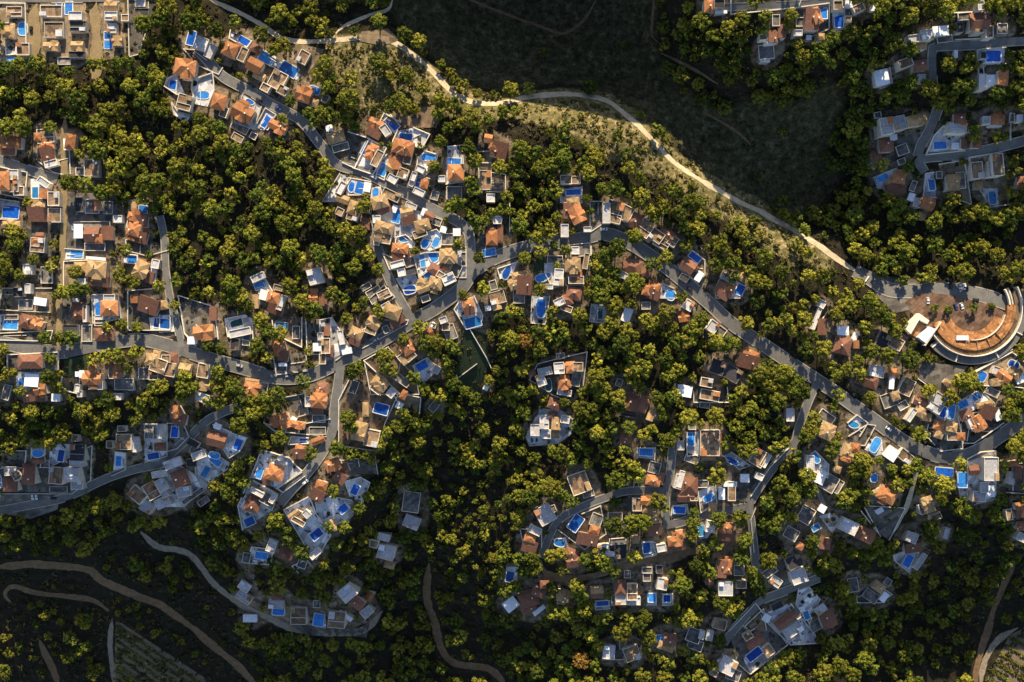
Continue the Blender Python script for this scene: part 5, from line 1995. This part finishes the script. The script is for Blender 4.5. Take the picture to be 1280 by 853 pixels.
CARS = [
 (*Z(1066,330,553,275), 85, 'white', 'white car parked alone on the brown arena plaza'), (*Z(1066,330,803,315), 70, 'white', 'white car parked between round trees on the arena plaza'),
 (*Z(1066,330,905,270), 5, 'dark', 'black car at the road edge of the arena plaza'), (*Z(1066,330,793,165), 85, 'white', 'white car, first of the pair across the road from the arena'),
 (*Z(1066,330,828,170), 85, 'white', 'white car, second of the pair across the road from the arena'), (*Z(1066,330,845,178), 85, 'dark', 'dark car beside the white pair across from the arena'),
 (*Z(1066,330,725,165), 85, 'dark', 'dark car apart from the white pair across from the arena'), (*Z(1066,330,760,318), 70, 'blue', 'blue car beside the white one on the arena plaza'),
 (*Z(0,530,250,540), 90, 'white', 'white car at the cul-de-sac edge, first of two'), (*Z(0,530,278,540), 90, 'white', 'white car at the cul-de-sac edge, second of two'),
 (*Z(0,530,405,552), 0, 'dark', 'dark car at the cul-de-sac mouth'), (*Z(200,540,1088,372), -40, 'white', 'white car driving on the lane between the pool villas'),
 (755,287, -3, 'white', 'white car parked at the top of the main road curve'), (*Z(200,430,918,155), 0, 'white', 'white van parked in the yard at the road fork'),
 (*Z(200,430,985,218), 30, 'dark', 'dark car in the fork yard near the white van'), (*Z(200,430,1052,205), 35, 'dark', 'dark car in the fork yard beside the tall pale wall'),
 (*Z(200,430,945,222), 80, 'silver', 'silver car at the edge of the fork yard'),
 (*Z(200,20,885,688), 30, 'blue', 'blue car on the upper lane kerb'), (*Z(200,20,742,634), 30, 'dark', 'dark car beside the upper lane'), (*Z(200,20,690,522), 30, 'dark', 'dark car on a drive above the upper lane'),
 (40,38, 90, 'dark', 'dark car on the straight sandy street'), (*Z(800,230,322,690), 40, 'dark', 'dark car, first of two on the ridge road drive'), (*Z(800,230,352,716), 40, 'dark', 'dark car, second of two on the ridge road drive'),
 (*Z(400,350,838,338), -60, 'white', 'white car on the kerb near the orange roofed corner house'), (*Z(400,350,730,232), -20, 'dark', 'dark car under the shaded wall at the alley corner'),
 (*Z(980,480,1142,466), 5, 'dark', 'black car on the drive under the fan of villas'), (*Z(400,220,402,10), 30, 'white', 'white car on the lane above the curved pools'),
 (*Z(400,220,560,66), 28, 'silver', 'silver car on the lane above the wedge of villas'), (470, 425, -28, 'silver', 'silver car driving up the main road'), (862, 362, 38, 'dark', 'dark car driving on the ridge road'),
 (1110, 536, 35, 'white', 'white car on the main road above the oval pool villa'), (300, 457, 15, 'silver', 'silver car on the main road before the fork'),
]
for u, v, a, col, lb in CARS:
    x, y, z = at(u, v); van = 'van' in lb
    arena = 1140 < u < 1230 and 372 < v < 392
    o = empty('parked_van' if van else 'car', (x, y, (azb if arena else z + .62)), -math.radians(a)); tag(o, lb, 'van' if van else 'car', 'cars')
    b, g, wh = car_parts(col, van); b.link('body', CARP[col], o); g.link('window', M['glass'], o)
    for w_ in wh: w_.link('wheel', M['tyre'], o)
# ------------------------------------------------------------------ trees
def ico(sub):
    bm = bmesh.new(); bmesh.ops.create_icosphere(bm, subdivisions=sub, radius=1)
    V = np.array([v.co[:] for v in bm.verts]); F = np.array([[v.index for v in f.verts] for f in bm.faces]); bm.free(); return V, F
I1 = ico(1)
def crown(seed, nl, nq, qs, flat=.8):
    """a crown of leaf clumps: lobes of many small leaf faces round dark cores; returns verts, quads, tint"""
    r = np.random.RandomState(seed); V = []; Q = []; T = []; n = 0
    for l in range(nl):
        k = (l + .5) / nl; zz = 1 - 1.25 * k; ph = l * 2.39996 + r.rand() * .6; rr = math.sqrt(max(0, 1 - zz * zz)) if zz > -1 else 0
        dist = .52 + .34 * r.rand(); c = np.array([math.cos(ph) * rr * dist * 1.12, math.sin(ph) * rr * dist * 1.12, zz * dist * flat])
        lr = (.2 + .18 * r.rand()) * (1.5 if nl < 10 else 1)
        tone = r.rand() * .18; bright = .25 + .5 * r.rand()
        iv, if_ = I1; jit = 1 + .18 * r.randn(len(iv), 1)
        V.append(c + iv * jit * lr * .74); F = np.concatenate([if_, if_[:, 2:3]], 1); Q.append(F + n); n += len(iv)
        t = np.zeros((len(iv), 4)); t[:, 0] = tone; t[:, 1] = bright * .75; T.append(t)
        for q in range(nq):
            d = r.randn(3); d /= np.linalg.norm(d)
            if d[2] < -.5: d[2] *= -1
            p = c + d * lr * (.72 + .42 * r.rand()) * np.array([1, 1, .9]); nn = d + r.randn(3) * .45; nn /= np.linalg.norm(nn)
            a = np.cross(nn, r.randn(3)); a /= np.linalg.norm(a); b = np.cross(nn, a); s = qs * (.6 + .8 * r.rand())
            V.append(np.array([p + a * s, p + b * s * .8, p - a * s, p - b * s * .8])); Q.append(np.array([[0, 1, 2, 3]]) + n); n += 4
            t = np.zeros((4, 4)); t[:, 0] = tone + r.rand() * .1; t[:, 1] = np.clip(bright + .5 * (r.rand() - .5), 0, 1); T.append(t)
    return np.concatenate(V), np.concatenate(Q), np.concatenate(T)
BIG = [crown(s, 21, 30, .105) for s in range(6)]
SMALL = [crown(50 + s, 8, 18, .2, .9) for s in range(5)]
BUSH = [crown(90 + s, 4, 9, .3, .8) for s in range(4)]
# fill the woods
SCM = inpoly(OU, OV, SCRUB); MEM = inpoly(OU, OV, MEADOW)
def zone_r(u, v):
    """usual crown radius (px) and spacing factor of the woods at a pixel; None where nothing grows"""
    q = (min(max(int(v) + 20, 0), 899), min(max(int(u) + 20, 0), 1319))
    if MEM[q]: return (4, .012)
    if SCM[q]: return (7.5, .1 if u < 600 else .06)
    if URBAN[q]: return (6, .2)
    if 540 < u < 660 and 590 < v < 770: return (4.6, .8)
    if u < 330 and v > 690: return (5.5, .16)
    if u < 540 and v > 640: return (7, .8)
    if u > 1150 and v > 740: return (5.5, .25)
    if u > 1090 and v > 690: return (7, .7)
    if 130 < u < 240 and 50 < v < 180: return (6, .95)
    if 470 < u < 660 and v > 440: return (7, .9)
    if v > 770 and u < 760: return (7.5, .9)
    return (8.5, .9)
nf = box(box(np.random.RandomState(9).randn(900, 1320), 9), 9); nf = nf / nf.std()      # clumps and clearings of the woods
ex = []
for t in sorted(trees, key=lambda t: -t[2]):
    if all((t[0] - e[0]) ** 2 + (t[1] - e[1]) ** 2 > (.55 * (t[2] + e[2])) ** 2 * .8 for e in ex): ex.append(t)
grid = {}
def gadd(t): grid.setdefault((int(t[0] // 24), int(t[1] // 24)), []).append(t)
def clear(u, v, r, f=.72):
    for i in (-1, 0, 1):
        for j in (-1, 0, 1):
            for e in grid.get((int(u // 24) + i, int(v // 24) + j), ()):
                if (u - e[0]) ** 2 + (v - e[1]) ** 2 < (f * (r + e[2])) ** 2: return False
    return True
for t in ex: gadd(t)
rnd = random.Random(3); fill = []
AVOID = [[(128,776),(150,774),(275,853),(140,853)], [(1240,800),(1280,770),(1280,853),(1232,853)]]
for _ in range(26000):
    u, v = rnd.uniform(-12, 1292), rnd.uniform(-10, 865)
    rr, p = zone_r(u, v)
    if rnd.random() > p: continue
    r = rr * rnd.choice((.5, .6, .75, .85, 1.0, 1.2, 1.35))
    if any(inpoly(np.array([u]), np.array([v]), A)[0] for A in AVOID): continue
    fq = nf[min(max(int(v) + 20, 0), 899), min(max(int(u) + 20, 0), 1319)]
    if fq < -.75 and rnd.random() < .9: continue
    ui, vi = int(u) + 20, int(v) + 20
    m = int(r * .55); blk = occ[max(0, vi - m):vi + m + 1, max(0, ui - m):ui + m + 1]
    if blk.size == 0: continue
    o = occ[min(max(vi, 0), 899), min(max(ui, 0), 1319)]
    if o >= 1 or (blk >= 3).any() or (blk > 0).mean() > .25: continue
    if not clear(u, v, r, .76 if fq > .2 else .88): continue
    t = [u, v, r]; gadd(t); fill.append(t)
allt = ex + fill
AUT = [(655, 428), (325+330, 427), (724, 825), (650, 714), (1031, 678), (605, 748)]
inframe = [t for t in allt if 4 < t[0] < 1276 and 4 < t[1] < 849]
inframe.sort(key=lambda t: -t[2]); single = inframe[:300]; sid = set(map(id, single)); rest = [t for t in allt if id(t) not in sid]
ZONES = [((0, 60, 330, 300), 'in the big grove of the upper left'), ((230, 0, 520, 190), 'near the dirt track and upper lane'), ((330, 190, 520, 500), 'beside the packed villas of the middle'), ((0, 200, 330, 520), 'between the villas along the curving road'),
 ((520, 60, 800, 300), 'on the sunny slope above the main road'), ((800, 150, 1080, 470), 'on the slope between ridge track and road'), ((800, 0, 1080, 150), 'in the belt across the dark valley'), ((1080, 0, 1300, 350), 'around the villas above the arena'),
 ((1040, 350, 1300, 700), 'around the arena and the villa fan'), ((520, 300, 800, 560), 'in the gardens under the main road curve'), ((780, 440, 1040, 620), 'in the thick wood by the slanting lane'), ((640, 560, 900, 800), 'around the T-shaped lanes'),
 ((880, 600, 1130, 860), 'around the lowest villas'), ((0, 500, 540, 870), 'on the shaded lower slope'), ((520, 560, 760, 870), 'in the open wood beside the gully'), ((-50, -50, 1400, 900), 'on the outer slopes')]
def zone(u, v):
    for (a, b, c, d), n in ZONES:
        if a <= u < c and b <= v < d: return n
tm = {}
def crown_mesh(k, aut):
    if (k, aut) not in tm:
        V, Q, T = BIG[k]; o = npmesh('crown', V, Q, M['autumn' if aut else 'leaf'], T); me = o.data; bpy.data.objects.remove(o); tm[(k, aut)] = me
    return tm[(k, aut)]
def trunk_mesh():
    mb = MB(); n = 7; prof = [(0, .09), (.5, .07), (1.0, .055), (1.45, .03)]
    for z, r in prof: mb.v += [(r * math.cos(2 * math.pi * i / n) + .03 * math.sin(z * 3), r * math.sin(2 * math.pi * i / n), z) for i in range(n)]
    for j in range(3):
        for i in range(n): mb.f.append((j * n + i, j * n + (i + 1) % n, (j + 1) * n + (i + 1) % n, (j + 1) * n + i))
    for a in range(4):      # limbs
        c, s = math.cos(a * 1.7), math.sin(a * 1.7); q = len(mb.v); mb.v += [(0, .03, .85), (.03, -.02, .85), (-.03, -.02, .85), (.5 * c, .5 * s + .01, 1.4), (.5 * c + .01, .5 * s - .01, 1.4), (.5 * c - .01, .5 * s - .01, 1.4)]
        mb.f += [(q, q + 1, q + 4, q + 3), (q + 1, q + 2, q + 5, q + 4), (q + 2, q, q + 3, q + 5)]
    o = mb.link('trunk', M['bark']); me = o.data; bpy.data.objects.remove(o); return me
TRK = trunk_mesh()
def tree_pos(t):
    r = t[2] * .5; x, y, z = at(t[0], t[1], 1.6 * r); return x, y, z, t[2] * mscale(z) * (1.0 if t[2] > 8 else 1.06)
for t in single:
    x, y, z, r = tree_pos(t); aut = any(abs(t[0] - a) < 9 and abs(t[1] - b) < 9 for a, b in AUT)
    o = empty('ochre_tree' if aut else 'pine_tree', (x, y, z), rng.random() * 6.28)
    big = r > 4.9
    zn = zone(t[0], t[1])
    tag(o, ('%s round ochre-yellow tree %s' if aut else '%s bushy olive-green pine %s') % ('broad' if big else 'medium-sized', zn), 'tree', ('ochre trees ' if aut else 'broad pines ' if big else 'medium pines ') + zn)
    k = rng.randrange(6); f = .9 + .3 * rng.random()
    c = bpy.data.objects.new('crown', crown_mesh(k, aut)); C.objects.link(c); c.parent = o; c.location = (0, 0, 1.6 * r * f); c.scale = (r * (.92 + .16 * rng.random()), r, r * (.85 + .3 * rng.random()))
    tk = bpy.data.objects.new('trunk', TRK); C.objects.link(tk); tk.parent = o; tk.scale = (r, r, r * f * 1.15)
def scatter(name, items, temps, mat, zf, tone=None):
    """items (x, y, z, r): one mesh of many plants"""
    Vs, Qs, Ts = [], [], []; n = 0
    for x, y, z, r in items:
        V, Q, T = temps[nrs.randint(len(temps))]; a = nrs.rand() * 6.283; c, s = math.cos(a), math.sin(a)
        P = np.empty_like(V); sx = r * (.88 + .24 * nrs.rand()); P[:, 0] = (V[:, 0] * c - V[:, 1] * s) * sx + x; P[:, 1] = (V[:, 0] * s + V[:, 1] * c) * sx + y; P[:, 2] = V[:, 2] * r * (.8 + .35 * nrs.rand()) + z + zf * r
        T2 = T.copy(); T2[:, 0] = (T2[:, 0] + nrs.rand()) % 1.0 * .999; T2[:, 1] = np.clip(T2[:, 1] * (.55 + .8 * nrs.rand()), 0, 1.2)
        Vs.append(P); Qs.append(Q + n); Ts.append(T2); n += len(V)
    o = npmesh(name, np.concatenate(Vs), np.concatenate(Qs), mat, np.concatenate(Ts)); o['kind'] = 'stuff'; return o
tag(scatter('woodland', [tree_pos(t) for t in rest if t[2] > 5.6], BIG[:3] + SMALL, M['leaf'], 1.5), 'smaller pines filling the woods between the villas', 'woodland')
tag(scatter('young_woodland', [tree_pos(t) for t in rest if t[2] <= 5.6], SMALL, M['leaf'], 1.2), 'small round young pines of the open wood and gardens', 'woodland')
# ------------------------------------------------------------------ undergrowth
items = []; dry = []
for _ in range(22000):
    u, v = rnd.uniform(-5, 1285), rnd.uniform(-5, 858); o = occ[int(v) + 20, int(u) + 20]
    if o >= 3: continue
    q = (int(v) + 20, int(u) + 20); sc = SCM[q]; me_ = MEM[q]
    if me_ and rnd.random() > .75: continue
    if o == 1 and rnd.random() > .55: continue
    x, y, z = at(u, v); (dry if sc else items).append((x, y, z, rnd.uniform(.35, 1.15 + (sc and rnd.random() < .25)) * (1.2 if sc else 1.7 if (u < 330 and v > 690 or u > 1150 and v > 720) and o == 0 else 1.35 if o == 0 and not me_ and URB[q] < .1 else 1) * (.8 if me_ else 1)))
for u, v, r in BEDS:
    for _ in range(int(2 + r)):
        x, y, z = at(u + rnd.uniform(-.7, .7) * r, v + rnd.uniform(-.7, .7) * r); items.append((x, y, z + .4, rnd.uniform(.4, 1.0)))
for _ in range(2600):
    u, v = rnd.uniform(395, 1050), rnd.uniform(35, 345)
    if SCM[int(v) + 20, int(u) + 20] and occ[int(v) + 20, int(u) + 20] < 3: x, y, z = at(u, v); dry.append((x, y, z, rnd.uniform(.5, 1.9)))
tag(scatter('dry_scrub', dry, BUSH, M['dryleaf'], .25), 'golden dry scrub along the pale dirt track', 'scrub')
tag(scatter('undergrowth', items, BUSH, M['shrub'], .3), 'low shrubs and scrub covering the slopes and gardens', 'undergrowth')
# ------------------------------------------------------------------ vineyards
def vine_rows(P0, P1, d0, d1, n, label, grp):
    for i in range(n):
        t = i / (n - 1); a = np.array(P0) + (np.array(P1) - P0) * t; L = np.hypot(*(np.array(d1) - d0)); its = []
        b = a + (np.array(d1) - np.array(d0))
        for k in range(int(L / 3)):
            p = a + (b - a) * (k + .25 * rnd.random()) / (L / 3)
            if 0 < p[0] < 1285 and p[1] < 858: x, y, z = at(*p); its.append((x, y, z, 1.1 + .45 * rnd.random()))
        if its:
            o = scatter('vine_row', its, BUSH, M['leaf'], .5); del o['kind']; tag(o, label, 'vine row', grp)
sheet('field', [(145,778),(152,779),(278,862),(143,862)], .1, M['soil']); sheet('field', [(1262,794),(1290,780),(1300,850),(1228,860)], .1, M['soil'])
vine_rows((147, 782), (143, 848), (147, 782), (262, 862), 8, 'dark vine row of the sloping vineyard beside the pale track', 'vine rows beside the pale track')
vine_rows((1262, 796), (1232, 848), (1262, 796), (1312, 826), 6, 'dark vine row in the small corner vineyard', 'vine rows in the corner vineyard')
print('volumes', len(vols), 'villas', len(villas), 'pools', len(pools), 'trees', len(allt), 'single', len(single), 'rest', len(rest), 'shrubs', len(items))
